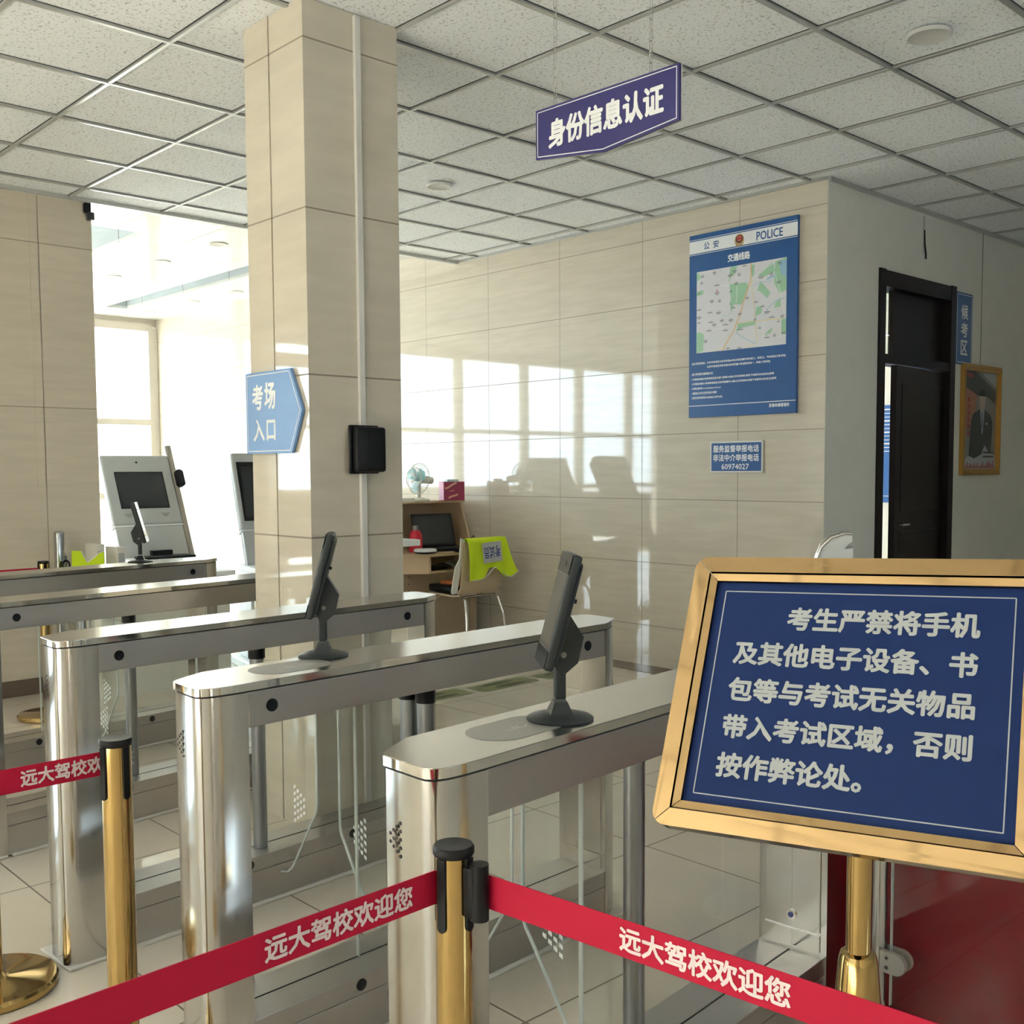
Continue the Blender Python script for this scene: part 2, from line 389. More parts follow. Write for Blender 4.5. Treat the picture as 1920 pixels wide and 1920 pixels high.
# waiting-room door (dark wood, transom above) in the corridor wall
b = B()
box(b, (XD-.125, DY0-.01, 0), (XD+.015, DY0+.065, DZ+.03)); box(b, (XD-.125, DY1-.065, 0), (XD+.015, DY1+.01, DZ+.03)); box(b, (XD-.125, DY0+.065, DZ-.075), (XD+.012, DY1-.065, DZ+.025)); box(b, (XD-.11, DY0+.065, 2.04), (XD+.005, DY1-.065, 2.10))
d2 = struct('door_2', b, m_dwood)
b = B(); box(b, (XD-.085, DY0+.285, 2.10), (XD-.05, DY1-.065, DZ-.075)); obj('transom_panel', b, m_dwood, d2)
b = B(); box(b, (XD-.07, DY0+.065, 2.10), (XD-.063, DY0+.285, DZ-.075)); obj('transom_glass', b, m_wglass, d2)
b = B(); LM = Matrix.Translation((XD-.05, DY1-.065, 0)) @ Matrix.Rotation(math.radians(5.5), 4, 'Z')
box(b, (-.02, -.845, .01), (.02, 0, 2.03), M4=LM); box(b, (.019, -.76, .2), (.024, -.08, .95), .004, M4=LM); box(b, (.019, -.76, 1.08), (.024, -.08, 1.92), .004, M4=LM)
leaf = obj('door_leaf', b, m_dwood, d2)
b = B(); cyl(b, LM @ Vector((.02, -.79, 1.0)), LM @ Vector((.06, -.79, 1.0)), .011); cyl(b, LM @ Vector((.055, -.79, 1.0)), LM @ Vector((.055, -.69, 1.0)), .009)
obj('handle', b, m_pole, leaf, 40)
# the room behind that door
b = B(); box(b, (-7.5, 9.3, 0), (XD-.12, 9.4, H)); struct('wall_waiting_room', b, m_white)
# outside
b = B(); box(b, (-60, -40, -.2), (-13, 50, -.05)); struct('ground', b, m_pave2)
b = B(); box(b, (-60, -50, -.2), (40, -5.3, -.05)); struct('ground_yard', b, m_road)
b = B(); box(b, (-11, -14, -.05), (40, -13, 9.0)); struct('sky_blocker', b, M('sky_blocker_brown', (.20, .18, .16), .9))  # unseen block, added to cut the sky light reaching the rear window
bd = thing('building', 'cream rendered building seen through the porch window beside the kiosks', 'building', (-21, 12, -.05))
b = B(); box(b, (-5, -5.2, 0), (0, 9, 9)); obj('facade', b, m_cream, bd)
# ================================================================== COLUMN
X0, X1, Y0, Y1 = -3.815, -3.395, 2.15, 2.575
b = B()
box(b, (X0, Y0, 0), (-3.637, Y0+.03, H+.01)); box(b, (-3.627, Y0, 0), (X1, Y0+.03, H+.01)); box(b, (X0, Y0+.012, 0), (X1-.0005, Y1, H+.01))
col = struct('column', b, m_col)
b = B(); box(b, (X1, 2.368, .0), (X1+.016, 2.394, H), .002)
tag(obj('cable_trunking', b, m_pvc), 'white plastic cable trunking running up the shaded face of the tiled column', 'trunking')
t = thing('speaker_box', 'black plastic box fixed over the white trunking halfway up the column', 'box', (X1+.016, 2.39, 1.37))
b = B(); box(b, (.0, -.082, -.01), (.012, .055, .175), .006, 3); obj('back_plate', b, m_black, t, 40)
b = B(); box(b, (.012, -.072, -.004), (.047, .066, .168), .012, 3); obj('housing', b, m_black, t, 40)
b = B(); box(b, (.046, -.02, .01), (.049, .05, .15), .001); obj('front_cover', b, m_blackg, t)
# arrow sign
t = thing('arrow_sign', 'light blue arrow-shaped sign pointing along the bright face of the column', 'sign', (-3.83, Y0-.002, 1.44))
MS = frame_M((0, 0, 0), (1, 0, 0), (0, 0, 1))
ap = [(0, 0), (.335, 0), (.412, .158), (.335, .317), (0, .317)]
b = B(); prism(b, ap, .002, .014, M4=MS); obj('board', b, m_lblue, t)
b = B(); c0 = Vector((.19, .158)); outline(b, [tuple(c0+(Vector(p)-c0)*.935) for p in ap], .0035, MS, .0148); flat('border_line', b, m_ink, t)
b = B()
letters(b, '考', .05, .17, .133, .27, MS, .03, .0148); letters(b, '场', .143, .17, .226, .275, MS, .03, .0148)
letters(b, '入', .055, .048, .14, .135, MS, .03, .0148); letters(b, '口', .155, .05, .222, .13, MS, .03, .0148)
flat('lettering', b, m_ink, t)
# ================================================================== DOWNLIGHTS
def downlight(x, y, z, r, label, group):
    t = thing('ceiling_light', label, 'ceiling light', (x, y, z), 0, group)
    b = B(); lathe(b, [(r*.72, -.004), (r*.95, -.010), (r, -.006), (r, .004), (r*.70, .004), (r*.70, -.002)], seg=36); obj('rim', b, m_ring, t, 40)
    b = B(); lathe(b, [(0.001, -.001), (r*.71, -.001), (r*.71, .002), (.001, .002)], seg=32); obj('diffuser', b, m_lens, t)
downlight(-2.015, 4.144, H, .085, 'round unlit downlight in a ceiling tile out over the corridor corner', 'ceiling lights in the tiled ceiling')
downlight(-5.02, 4.11, H, .075, 'round unlit downlight in the tiled ceiling just past the column', 'ceiling lights in the tiled ceiling')
for x, y, l in ((-7.94, 4.21, 'first of the row between the two slots, next to the column'), (-8.92, 4.19, 'middle of the row between the two slots'), (-9.89, 4.165, 'last of the row between the two slots, towards the window'),
                (-9.92, 5.44, 'first of the row along the tiled wall, next to the column'), (-10.78, 5.40, 'middle of the row along the tiled wall'), (-11.8, 5.37, 'last of the row along the tiled wall, above the window corner')):
    downlight(x, y, HV, .075, 'round porch downlight, '+l, 'ceiling lights in the porch')
b = B(); box(b, (XL-.001, 2.345, 1.28), (XL+.004, 2.395, H)); struct('trim_3', b, m_wallx)
b = B(); box(b, (XL-.001, .36, 0), (XL+.012, 2.735, .10), .002); struct('baseboard_left', b, m_border)
# small sensor on the wall corner
t = thing('door_sensor', 'small black sensor clipped to the top corner of the tiled side wall', 'sensor', (XL, 2.70, 2.99))
b = B(); box(b, (.0, -.02, .01), (.03, .02, .07), .004); obj('bracket', b, m_black, t); b = B(); box(b, (.005, -.005, -.035), (.045, .035, .012), .004); obj('sensor_head', b, m_dgrey, t)
# ================================================================== HANGING SIGN
t = thing('hanging_sign', 'dark indigo sign with pointed lower edge hung from the ceiling on chains', 'sign', (-2.318, 2.58, 2.38))
MS = frame_M((0, 0, 0), (1, 0, 0), (0, 0, 1))
hp = [(-.303, .035), (0, -.003), (.303, .024), (.303, .19), (-.303, .197)]
b = B(); prism(b, hp, 0, .010, M4=MS); obj('board', b, m_indigo, t)
b = B(); prism(b, [(x*1.002, y) for x, y in hp], -.006, 0, M4=MS); obj('backing', b, m_pvc, t)
b = B(); c0 = Vector((0, .1)); outline(b, [(-.294, .043), (0, .006), (.294, .032), (.294, .182), (-.294, .188)], .003, MS, .0106); flat('border_line', b, m_ink, t)
b = B(); letters(b, '身份信息认证', -.243, .058, .246, .152, MS, .036, .0106); flat('lettering', b, m_ink, t)
for x in (-.218, .19):
    b = B(); z = .188; k = 0
    while z < H-2.38-.005:
        L = .036; a, q = (1, 0) if k % 2 else (0, 1)
        ring = [(.0055*math.cos(v)*a, .0055*math.cos(v)*q-.003, z+L/2+(L/2-.0055)*(1 if math.sin(v) >= 0 else -1)+.0055*math.sin(v)) for v in [2*PI*i/12+.01 for i in range(12)]]
        tube(b, [(x+p[0], p[1], p[2]) for p in ring], .0011, 5, True); z += L-.004; k += 1
    obj('chain', b, m_pole, t, 60)
# ================================================================== WALL SIGNS
t = thing('notice_board', 'tall blue police notice with a route map on the tiled wall', 'sign', (-4.373, YM-.002, 1.709))
MS = frame_M((0, 0, 0), (1, 0, 0), (0, 0, 1)); W, Hh = .808, 1.183
b = B(); box(b, (0, 0, 0), (W, Hh, .022), M4=MS); obj('board', b, m_pblue, t)
Z = .0228
b = B(); poly(b, [(0, 1.064), (W, 1.064), (W, 1.143), (0, 1.143)], MS, Z); flat('white_band', b, m_ink, t)
b = B(); strip(b, [(0, 1.151), (W, 1.151)], .0035, MS, Z); strip(b, [(0, 1.056), (W, 1.056)], .0035, MS, Z); strip(b, [(0, .076), (W, .076)], .005, MS, Z); flat('rule_lines', b, m_ink, t)
b = B(); letters(b, '公', .116, 1.079, .160, 1.126, MS, .02, Z+.0006); letters(b, '安', .189, 1.079, .234, 1.126, MS, .02, Z+.0006); letters(b, 'POLICE', .516, 1.074, .706, 1.128, MS, .02, Z+.0006); flat('band_lettering', b, m_pblue, t)
# emblem: gold shield, dark disc, red heart with stars
b = B(); poly(b, [(.39+.036*x, 1.098+.036*y) for x, y in [(-.6, -1), (.6, -1), (.85, -.6), (1, 0), (.85, .6), (.45, 1), (0, 1.1), (-.45, 1), (-.85, .6), (-1, 0), (-.85, -.6)]], MS, Z+.0006, 0)
poly(b, [(.39+.027*math.cos(a), 1.105+.025*math.sin(a)) for a in [2*PI*i/24 for i in range(24)]], MS, Z+.001, 1)
poly(b, [(.39+.020*math.cos(a), 1.108+.018*math.sin(a)) for a in [2*PI*i/24 for i in range(24)]], MS, Z+.0014, 2)
for i in range(5): poly(b, [(.39+.013*math.cos(.6+i*.48)+.003*math.cos(a), 1.108+.012*math.sin(.6+i*.48)+.003*math.sin(a)) for a in [2*PI*k/6 for k in range(6)]], MS, Z+.0018, 0)
strip(b, [(.377, 1.098), (.403, 1.098)], .005, MS, Z+.0018, 0)
flat('emblem', b, [M('emblem_gold', (.45, .32, .14), .4), M('emblem_dark', (.10, .03, .03), .5), M('emblem_red', (.5, .03, .03), .5)], t)
b = B(); letters(b, '交通线路', .302, .972, .470, 1.022, MS, .035, Z); flat('title_lettering', b, m_ink, t)
# route map
mx0, my0, mx1, my1 = .060, .419, .735, .943
b = B(); poly(b, [(mx0, my0), (mx1, my0), (mx1, my1), (mx0, my1)], MS, Z, 0)
def mp(L): return [(mx0+x/100*(mx1-mx0), my0+y/100*(my1-my0)) for x, y in L]
for L in ([(38, 55), (52, 53), (60, 72), (57, 78), (38, 79), (40, 60)], [(37, 80), (39, 100), (47, 100), (44, 90), (40, 88)], [(62, 98), (66, 98), (65, 84), (63, 84)], [(69, 84), (85, 97), (88, 86), (78, 82)], [(88, 97), (100, 100), (100, 62), (93, 60), (87, 72)],
          [(69, 67), (73, 64), (80, 56), (83, 62), (75, 74), (72, 76)], [(67, 36), (74, 40), (74, 48), (68, 47)], [(46, 20), (52, 25), (68, 27), (66, 32), (48, 31)], [(87, 44), (94, 44), (94, 54), (89, 50)], [(95, 12), (100, 12), (100, 30), (95, 29)], [(0, 0), (8, 2), (9, 22), (4, 26), (0, 25)], [(0, 70), (8, 72), (8, 77), (0, 76)], [(0, 88), (5, 92), (3, 98), (0, 100)], [(40, 44), (43, 55), (39, 56)], [(77, 13), (84, 15), (86, 21), (82, 19)]):
    poly(b, mp(L), MS, Z+.0004, 1)
for L in ([(92, 97), (100, 97), (100, 76), (94, 82)], [(79, 77), (88, 80), (88, 82), (80, 80)]): poly(b, mp(L), MS, Z+.0008, 2)
strip(b, mp([(62, 100), (62, 80), (57, 66), (50, 40), (43, 22), (30, 0)]), .007, MS, Z+.0012, 3)
strip(b, mp([(62, 78), (65, 58), (67, 30), (70, 5)]), .004, MS, Z+.0012, 4); strip(b, mp([(48, 31), (67, 31), (97, 30)]), .005, MS, Z+.0012, 4); strip(b, mp([(20, 1), (34, 3)]), .003, MS, Z+.0012, 4); strip(b, mp([(55, 2), (68, 4)]), .003, MS, Z+.0012, 4)
strip(b, mp([(46, 20), (58, 10), (68, 4)]), .004, MS, Z+.0012, 2); strip(b, mp([(76, 36), (82, 46), (90, 52), (99, 54)]), .004, MS, Z+.0012, 2); strip(b, mp([(62, 72), (72, 76), (84, 75)]), .003, MS, Z+.0012, 2); strip(b, mp([(30, 42), (37, 42), (42, 47)]), .0025, MS, Z+.0012, 2)
for q in ([(38, 78), (20, 80)], [(65, 82), (88, 97)], [(88, 82), (94, 60), (98, 36)], [(76, 30), (76, 6)], [(94, 30), (94, 8)], [(18, 26), (32, 28)], [(45, 92), (47, 80), (46, 56)]): strip(b, mp(q), .003, MS, Z+.0010, 5)
rr = random.Random(4)
for (x, y) in [(7, 94), (21, 96), (6, 86), (24, 80), (24, 71), (18, 62), (27, 61), (3, 73), (3, 53), (3, 44), (3, 37), (16, 48), (26, 47), (17, 36), (21, 33), (30, 37), (34, 31), (40, 36), (15, 26), (34, 24), (11, 14), (44, 94), (49, 89), (39, 90), (40, 70), (43, 50), (46, 79), (73, 82), (93, 95), (92, 73), (68, 53), (75, 47), (80, 40), (67, 33), (85, 33), (96, 33), (72, 22), (92, 27), (51, 23), (80, 10), (88, 12), (98, 13), (37, 2), (50, 1), (58, 60), (50, 42), (55, 98), (84, 84)]:
    wd = rr.uniform(3, 6.5); strip(b, mp([(x-wd/2, y), (x+wd/2, y)]), .0052, MS, Z+.0016, 6)
    if rr.random() < .45: strip(b, mp([(x-wd/3, y-1.7), (x+wd/3, y-1.7)]), .0045, MS, Z+.0016, 6)
    strip(b, mp([(x-.5, y+1.9), (x+.5, y+1.9)]), .004, MS, Z+.0016, 6)
poly(b, mp([(23.5, 73.5), (24.2, 75.5), (24.9, 73.5), (24.2, 71.8)]), MS, Z+.0018, 7)
flat('route_map', b, [M('map_paper', (.70, .70, .74), .35), M('map_green', (.36, .60, .42), .4), M('map_water', (.34, .55, .70), .4), M('map_orange', (.80, .50, .22), .4), M('map_yellow', (.80, .68, .38), .4), M('map_road', (.85, .85, .86), .4), M('map_print', (.20, .21, .24), .5), M('map_pin', (.7, .05, .05), .5)], t)
b = B()
rows = [('远大考试场地址：', .024, .296, .135), ('北京市海淀区北安河东路68号(东校区摩托车科目二、科目三、汽车科目三考试场)', .145, .296, .735), ('北京市海淀区苏家坨镇北安河凤凰73号(西区科目一、科目二考试场)', .145, .270, .625),
        ('远大考试场交通线路方式:', .024, .243, .195), ('1.可乘坐地铁4号线到海淀区北宫门换乘346路公交车西埠头凤南下车前行50米(往北)即到', .024, .224, .652), ('2.可乘坐地铁16号线到海淀区北安河换乘专16路公交车西埠头凤南下车前行50米(往北)即到', .024, .203, .668),
        ('3.网址查询:www.jiaxiao.com.cn', .024, .1985, .255), ('4.微信公众号:北京市远大驾校', .024, .179, .225), ('5.驻车咨询电话:62402662 60974182', .024, .160, .268)]
for (s, x0, _, x1), yy in zip(rows, [.343, .343, .316, .274, .240, .210, .180, .150, .120]):
    letters(b, s, x0, yy, x1, yy+.0165, MS, .03, Z)
letters(b, '京海车辆管理所', .618, .041, .763, .064, MS, .025, Z); flat('small_print', b, m_ink, t)
t = thing('phone_plate', 'small blue plate with white rim and a phone number under the notice', 'sign', (-4.206, YM-.002, 1.345))
b = B(); box(b, (0, 0, 0), (.404, .204, .012), .003, M4=MS); obj('rim', b, m_pvc, t)
b = B(); box(b, (.012, .012, .0115), (.392, .192, .0135), M4=MS); obj('plate', b, m_pblue, t)
b = B(); letters(b, '服务监督举报电话', .026, .132, .376, .178, MS, .022, .0142); letters(b, '非法中介举报电话', .026, .074, .376, .120, MS, .022, .0142); letters(b, '60974027', .092, .022, .302, .058, MS, .02, .0142); flat('lettering', b, m_ink, t)
# waiting-area sign beside the door
t = thing('door_sign', 'narrow upright blue sign fixed on the grey wall beside the dark door', 'sign', (XD+.002, 7.412, 2.10))
MD = frame_M((0, 0, 0), (0, 1, 0), (0, 0, 1))
b = B(); box(b, (0, 0, 0), (.256, .50, .012), M4=MD); obj('board', b, m_pblue, t)
b = B(); outline(b, [(.014, .014), (.242, .014), (.242, .486), (.014, .486)], .005, MD, .0126); flat('border_line', b, m_ink, t)
b = B()
for i, s in enumerate('候考区'): letters(b, s, .075, .315-.125*i, .185, .42-.125*i, MD, .03, .0126)
flat('lettering', b, m_ink, t)
# framed portrait poster
t = thing('framed_poster', 'gold framed poster of a man in a dark suit on the grey wall', 'picture', (XD+.002, 7.525, 1.315))
b = B(); Wp, Hp = .635, .795
o_ = [(0, 0), (Wp, 0), (Wp, Hp), (0, Hp)]; i_ = [(.045, .045), (Wp-.045, .045), (Wp-.045, Hp-.045), (.045, Hp-.045)]; m_ = [(.02, .02), (Wp-.02, .02), (Wp-.02, Hp-.02), (.02, Hp-.02)]
ring_prism(b, o_, m_, 0, .030, M4=MD); ring_prism(b, m_, i_, .0, .022, M4=MD); obj('frame', b, M('gilt_frame', (.50, .28, .07), .3, .6), t)
b = B(); poly(b, [(.04, .04), (Wp-.04, .04), (Wp-.04, Hp-.04), (.04, Hp-.04)], MD, .008, 0)
poly(b, [(.045, .52), (.045, .745), (.22, .75), (.58, .62), (.58, .52), (.36, .60)], MD, .009, 1); poly(b, [(.30, .755), (.59, .755), (.59, .64)], MD, .0094, 6)
poly(b, [(.05, .32), (.22, .36), (.26, .58), (.07, .63)], MD, .0095, 2)
poly(b, [(.055, .705), (.19, .70), (.19, .73), (.055, .735)], MD, .010, 5)
poly(b, [(.13, .10), (.50, .10), (.53, .38), (.49, .44), (.40, .475), (.29, .475), (.19, .44), (.16, .38)], MD, .0105, 3)
poly(b, [(.31, .475), (.385, .475), (.36, .30), (.345, .30)], MD, .011, 6); poly(b, [(.337, .46), (.356, .46), (.358, .36), (.347, .33), (.336, .36)], MD, .0115, 9)
poly(b, [(.347+.052*math.cos(a), .545+.075*math.sin(a)) for a in [2*PI*i/20 for i in range(20)]], MD, .011, 4)
poly(b, [(.347+.056*math.cos(a), .575+.052*math.sin(a)) for a in [PI*i/10 for i in range(11)]], MD, .0115, 8)
poly(b, [(.405, .37), (.44, .37), (.44, .385), (.405, .385)], MD, .0115, 6)
for i in range(6): poly(b, [(.10, .56-.048*i), (.145, .56-.048*i), (.142, .525-.048*i), (.102, .523-.048*i)], MD, .0105, 5)
poly(b, [(.045, .10), (.12, .14), (.22, .12), (.34, .15), (.40, .22), (.46, .17), (.56, .15), (.59, .10), (.59, .045), (.045, .045)], MD, .0118, 6)
px = .05
while px < .57:
    h_ = random.uniform(.01, .05); poly(b, [(px, .05), (px+.02, .05), (px+.018, .055+h_), (px+.003, .055+h_)], MD, .0122, 7); px += .024
for yy in (.165, .135): strip(b, [(.37, yy), (.55, yy)], .012, MD, .0126, 8)
flat('poster', b, [M('poster_grey', (.24, .22, .20), .3), M('poster_dark', (.05, .045, .04), .4), M('poster_orange', (.42, .15, .08), .4), M('suit_dark', (.018, .02, .022), .5), M('skin', (.55, .40, .32), .5), M('poster_red', (.36, .04, .03), .5), M('poster_pale', (.48, .49, .52), .5), M('poster_crimson', (.45, .05, .06), .5), m_black, M('tie_blue', (.05, .10, .28), .5)], t)
b = B(); poly(b, [(.04, .04), (Wp-.04, .04), (Wp-.04, Hp-.04), (.04, Hp-.04)], MD, .015); flat('pane', b, m_wglass, t)
b = B(); cyl(b, (XD+.004, 7.84, 2.105), (XD+.004, 7.84, 3.06), .0015, seg=6); tag(obj('hanging_wire', b, m_black), 'thin dark wire running from the ceiling down to the framed poster', 'wire')
t = thing('cable_outlet', 'loose black cable end poking out of the grey wall above the door', 'cable', (XD, 6.93, 2.80))
b = B(); tube(b, [(.004, 0, .15), (.006, .004, .06), (.012, .01, .0), (.016, .004, -.04)], .006, 8); obj('cable', b, m_black, t, 40); b = B(); box(b, (-.01, -.012, .0), (.003, .012, .24), .002); obj('channel', b, m_paint2, t)
# poster inside the waiting room, seen through the door gap
t = thing('rules_poster', 'bright blue poster with white lines seen through the gap of the dark door', 'poster', (-4.95, 9.295, 1.05))
b = B(); box(b, (-.6, 0, 0), (.6, .9, .01), M4=MS); obj('board', b, M('bright_blue', (.03, .14, .45), .4), t)
b = B()
for i in range(12): strip(b, [(-.55, .86-.035*i), (.55-.2*(i % 3), .86-.035*i)], .006 if i % 3 else .012, MS, .0108)
strip(b, [(-.6, .06), (.6, .06)], .006, MS, .0108); flat('print', b, m_ink, t)
# ================================================================== TURNSTILES
HT = .915; LT = 1.42; HW = .093
PA = [(.036, .004), (.043, .008), (.050, .017), (.058, .031), (.066, .046), (.075, .064), (.084, .084), (.093, .1024)]
PB = [(0.052, -0.0048), (0.065, -0.0048), (0.075, 0.0008), (0.082, 0.0104), (0.0875, 0.0248), (0.0905, 0.0448), (0.0922, 0.0704), (0.093, 0.1024)]
def end_outline(y0, sgn, grow=0.):
    """rounded end, point-symmetric between front (sgn=+1) and rear; runs from -x side to +x side"""
    L, Rr = (PA, PB) if sgn > 0 else (PB, PA)
    return [(-x-grow, y0+sgn*(y-grow)) for x, y in L][::-1]+[(x+grow, y0+sgn*(y-grow)) for x, y in Rr]
def half(y0, sgn, yb): return end_outline(y0, sgn)+[(HW, yb), (-HW, yb)]
def turnstile(label, ox, oy, ang, left_lane, right_lane, pad=True, right_sensors=True, wing=.31, group='turnstiles in a row'):
    t = thing('turnstile', label, 'turnstile', (ox, oy, 0), math.radians(ang), group)
    zb = HT-.0215
    # lid with polished rim
    full = end_outline(0, 1, .003)+end_outline(LT, -1, .003)[::-1]
    b = B(); prism(b, full, HT-.017, HT-.001); obj('lid_rim', b, m_chrome, t, 35)
    b = B(); prism(b, [(x*.985, .0+(y-.71)*.998+.71) for x, y in full], HT-.0015, HT); obj('lid', b, m_steelt, t)
    b = B(); prism(b, [(x*.955, (y-.71)*.99+.71) for x, y in full], zb, HT-.0165); obj('seam', b, m_seam, t)
    # end pillars with a panelled inner face
    for y0, s in ((0, 1), (LT, -1)):
        yb = y0+s*.105
        b = B(); pts = half(y0, s, yb); prism(b, pts if s > 0 else pts[::-1], .006, zb)
        p = obj('front_pillar' if s > 0 else 'rear_pillar', b, m_steelv, t, 35)
        b = B(); yy = (yb-.0005, yb+.004) if s > 0 else (yb-.004, yb+.0005)
        box(b, (-.076, yy[0], .215), (.076, yy[1], .70), .0012); box(b, (-.076, yy[0], .165), (.076, yy[1], .209), .0012); obj('door_panel', b, m_steelv, p)
        b = B(); yl = yb+s*.004; cyl(b, (0, yl, .245), (0, yl+s*.005, .245), .013, seg=24); cyl(b, (0, yl+s*.005, .245), (0, yl+s*.0065, .245), .007, seg=16, mi=1); obj('lock', b, [m_chrome, m_navy], p, 40)
        b = B(); box(b, (-HW-.004, min(y0-s*.006, yb), 0), (HW+.004, max(y0-s*.006, yb), .010), .004); obj('sealant', b, m_caulk, p)
        b = B()                                           # punched arrow of dots on the outer face
        for c in range(4):
            for j in range(c+2):
                x, z = -.022+.0075*c, .785+(j-(c+1)/2)*.0135
                yf = y0-s*.0006; cyl(b, (x, yf, z), (x, yf+s*.0004, z), .0032, seg=8)
        obj('indicator_dots', b, m_seam, p)
    # beams
    b = B(); box(b, (-HW+.001, .1065, .816), (HW-.001, LT-.1065, zb), .0015); obj('upper_beam', b, m_steelh, t)
    b = B(); box(b, (-HW+.004, .1048, .816), (HW-.004, .1065, zb)); box(b, (-HW+.004, LT-.1065, .816), (HW-.004, LT-.1048, zb)); obj('beam_gap', b, m_seam, t)
    b = B(); box(b, (-HW+.004, .1048, .112), (HW-.004, LT-.1048, .158), .0012); box(b, (-HW+.004, .1048, .008), (HW-.004, LT-.1048, .1105), .0012)
    lb = obj('lower_box', b, m_steelh, t)
    b = B(); box(b, (-HW-.008, .12, 0), (HW+.008, LT-.12, .011), .004); obj('sealant', b, m_caulk, lb)
    b = B(); box(b, (-.002, .12, .1575), (.002, LT-.12, .1588)); obj('slot', b, m_seam, lb)
    for s, on in ((1, right_sensors), (-1, True)):
        if not on: continue
        for y in (.165, 1.235):
            b = B(); cyl(b, (s*(HW-.002), y, .857), (s*(HW+.0015), y, .857), .0145, seg=24); obj('sensor', b, m_blackg, t)
        for y in (.40, .575, .98):
            b = B(); cyl(b, (s*(HW-.005), y, .136), (s*(HW-.002), y, .136), .0145, seg=24); obj('sensor', b, m_blackg, t)
        b = B(); cyl(b, (s*(HW-.005), .49, .086), (s*(HW+.0005), .49, .086), .012, seg=24); cyl(b, (s*(HW), .49, .086), (s*(HW+.0015), .49, .086), .006, seg=16, mi=1); obj('lock', b, [m_chrome, m_navy], lb, 40)
    if pad:
        b = B(); prism(b, [(x, y+.275) for x, y in arc(0, .045, .058, 0, 180, 14)+arc(0, -.045, .058, 180, 360, 14)], HT-.0004, HT+.0006); pd = obj('card_reader_pad', b, m_pad, t)
        b = B(); Mp = frame_M((0, .275, HT+.0006), (0, 1, 0), (-1, 0, 0)); strip(b, [(-.03, 0), (-.015, -.008), (0, -.006), (.015, -.008), (.03, 0)], .0016, Mp, .0003); strip(b, [(-.012, .005), (-.006, -.004), (-.004, .007), (.004, -.004), (.008, .008)], .0014, Mp, .0003); flat('pad_mark', b, m_caulk, pd)
    # fixed glass insert in the frame, behind the post
    b = B(); box(b, (-.004, .46, .159), (.004, LT-.112, .815)); g = obj('glass_insert', b, m_glass, t)
    b = B(); box(b, (-.0045, .457, .159), (.0045, .461, .815)); obj('glass_edge', b, m_gedge, g)
    # gate posts and their glass wings
    for s, on in ((1, right_lane), (-1, left_lane)):
        if not on: continue
        xo = s*.034 if (left_lane and right_lane) else s*.02
        yp = .66
        b = B(); cyl(b, (xo, yp, .159), (xo, yp, .79), .0225, seg=28); p = obj('gate_post', b, m_post, t, 40)
        b = B(); cyl(b, (xo, yp, .775), (xo, yp, .816), .0265, seg=28); obj('collar', b, m_black, p, 40)
        # wing outline in (distance from post, height)
        x0, x1 = .022, wing
        ol = [(x0, .105), (.115, .105), (.15, .115), (.18, .14)]+arc(x1-.07, .365, .07, -42, 0, 6)+arc(x1-.03, .745, .03, 0, 90, 5)+[(x0, .775)]
        Mw = frame_M((xo, yp, 0), (s, 0, 0), (0, 0, 1))
        b = B(); prism(b, ol, -.005, .005, M4=Mw); wg = obj('gate_wing', b, m_glass, t)
        b = B(); ed = ol[1:-1]
        tube(b, [Mw @ Vector((q[0], q[1], 0)) for q in ed], .0042, 6); obj('wing_edge', b, m_gedge, wg, 60)
        b = B()
        for c in range(4):
            for j in range(c+3):
                x, z = x1-.060-.016*c, .345+(j-(c+2)/2)*.021
                poly(b, [(x-.005, z-.007), (x+.006, z-.002), (x+.006, z+.008), (x-.005, z+.004)], Mw, .0058)
        flat('wing_dots', b, m_ink, wg)
    return t
def org(px, py, ang, ly, lx=HW):
    a = math.radians(ang); return px-(math.cos(a)*lx-math.sin(a)*ly), py-(math.sin(a)*lx+math.cos(a)*ly)
T = {}
for key, label, (px, py), ang, ly, ll, rl, pad, rs in (
    ('a', 'steel turnstile with dark face reader, nearest one beside the gold-framed notice', (-1.246, 1.101), 4.6, .098, True, False, True, False),
    ('b', 'steel turnstile carrying the second face reader, in front of the column', (-2.05, 1.128), 2.4, .102, True, True, True, True),
    ('c', 'steel turnstile with bare lid standing just before the column', (-2.915, 1.155), 3.6, .108, False, True, False, True),
    ('d', 'steel turnstile with bare lid passing behind the column', (-3.946, 1.228), 6.5, .118, True, False, False, True),
    ('e', 'steel turnstile whose face reader points away, near the porch kiosks', (-5.13, 2.647), 7.5, 1.36, False, True, False, True)):
    T[key] = turnstile(label, *org(px, py, ang, ly), ang, ll, rl, pad, rs)
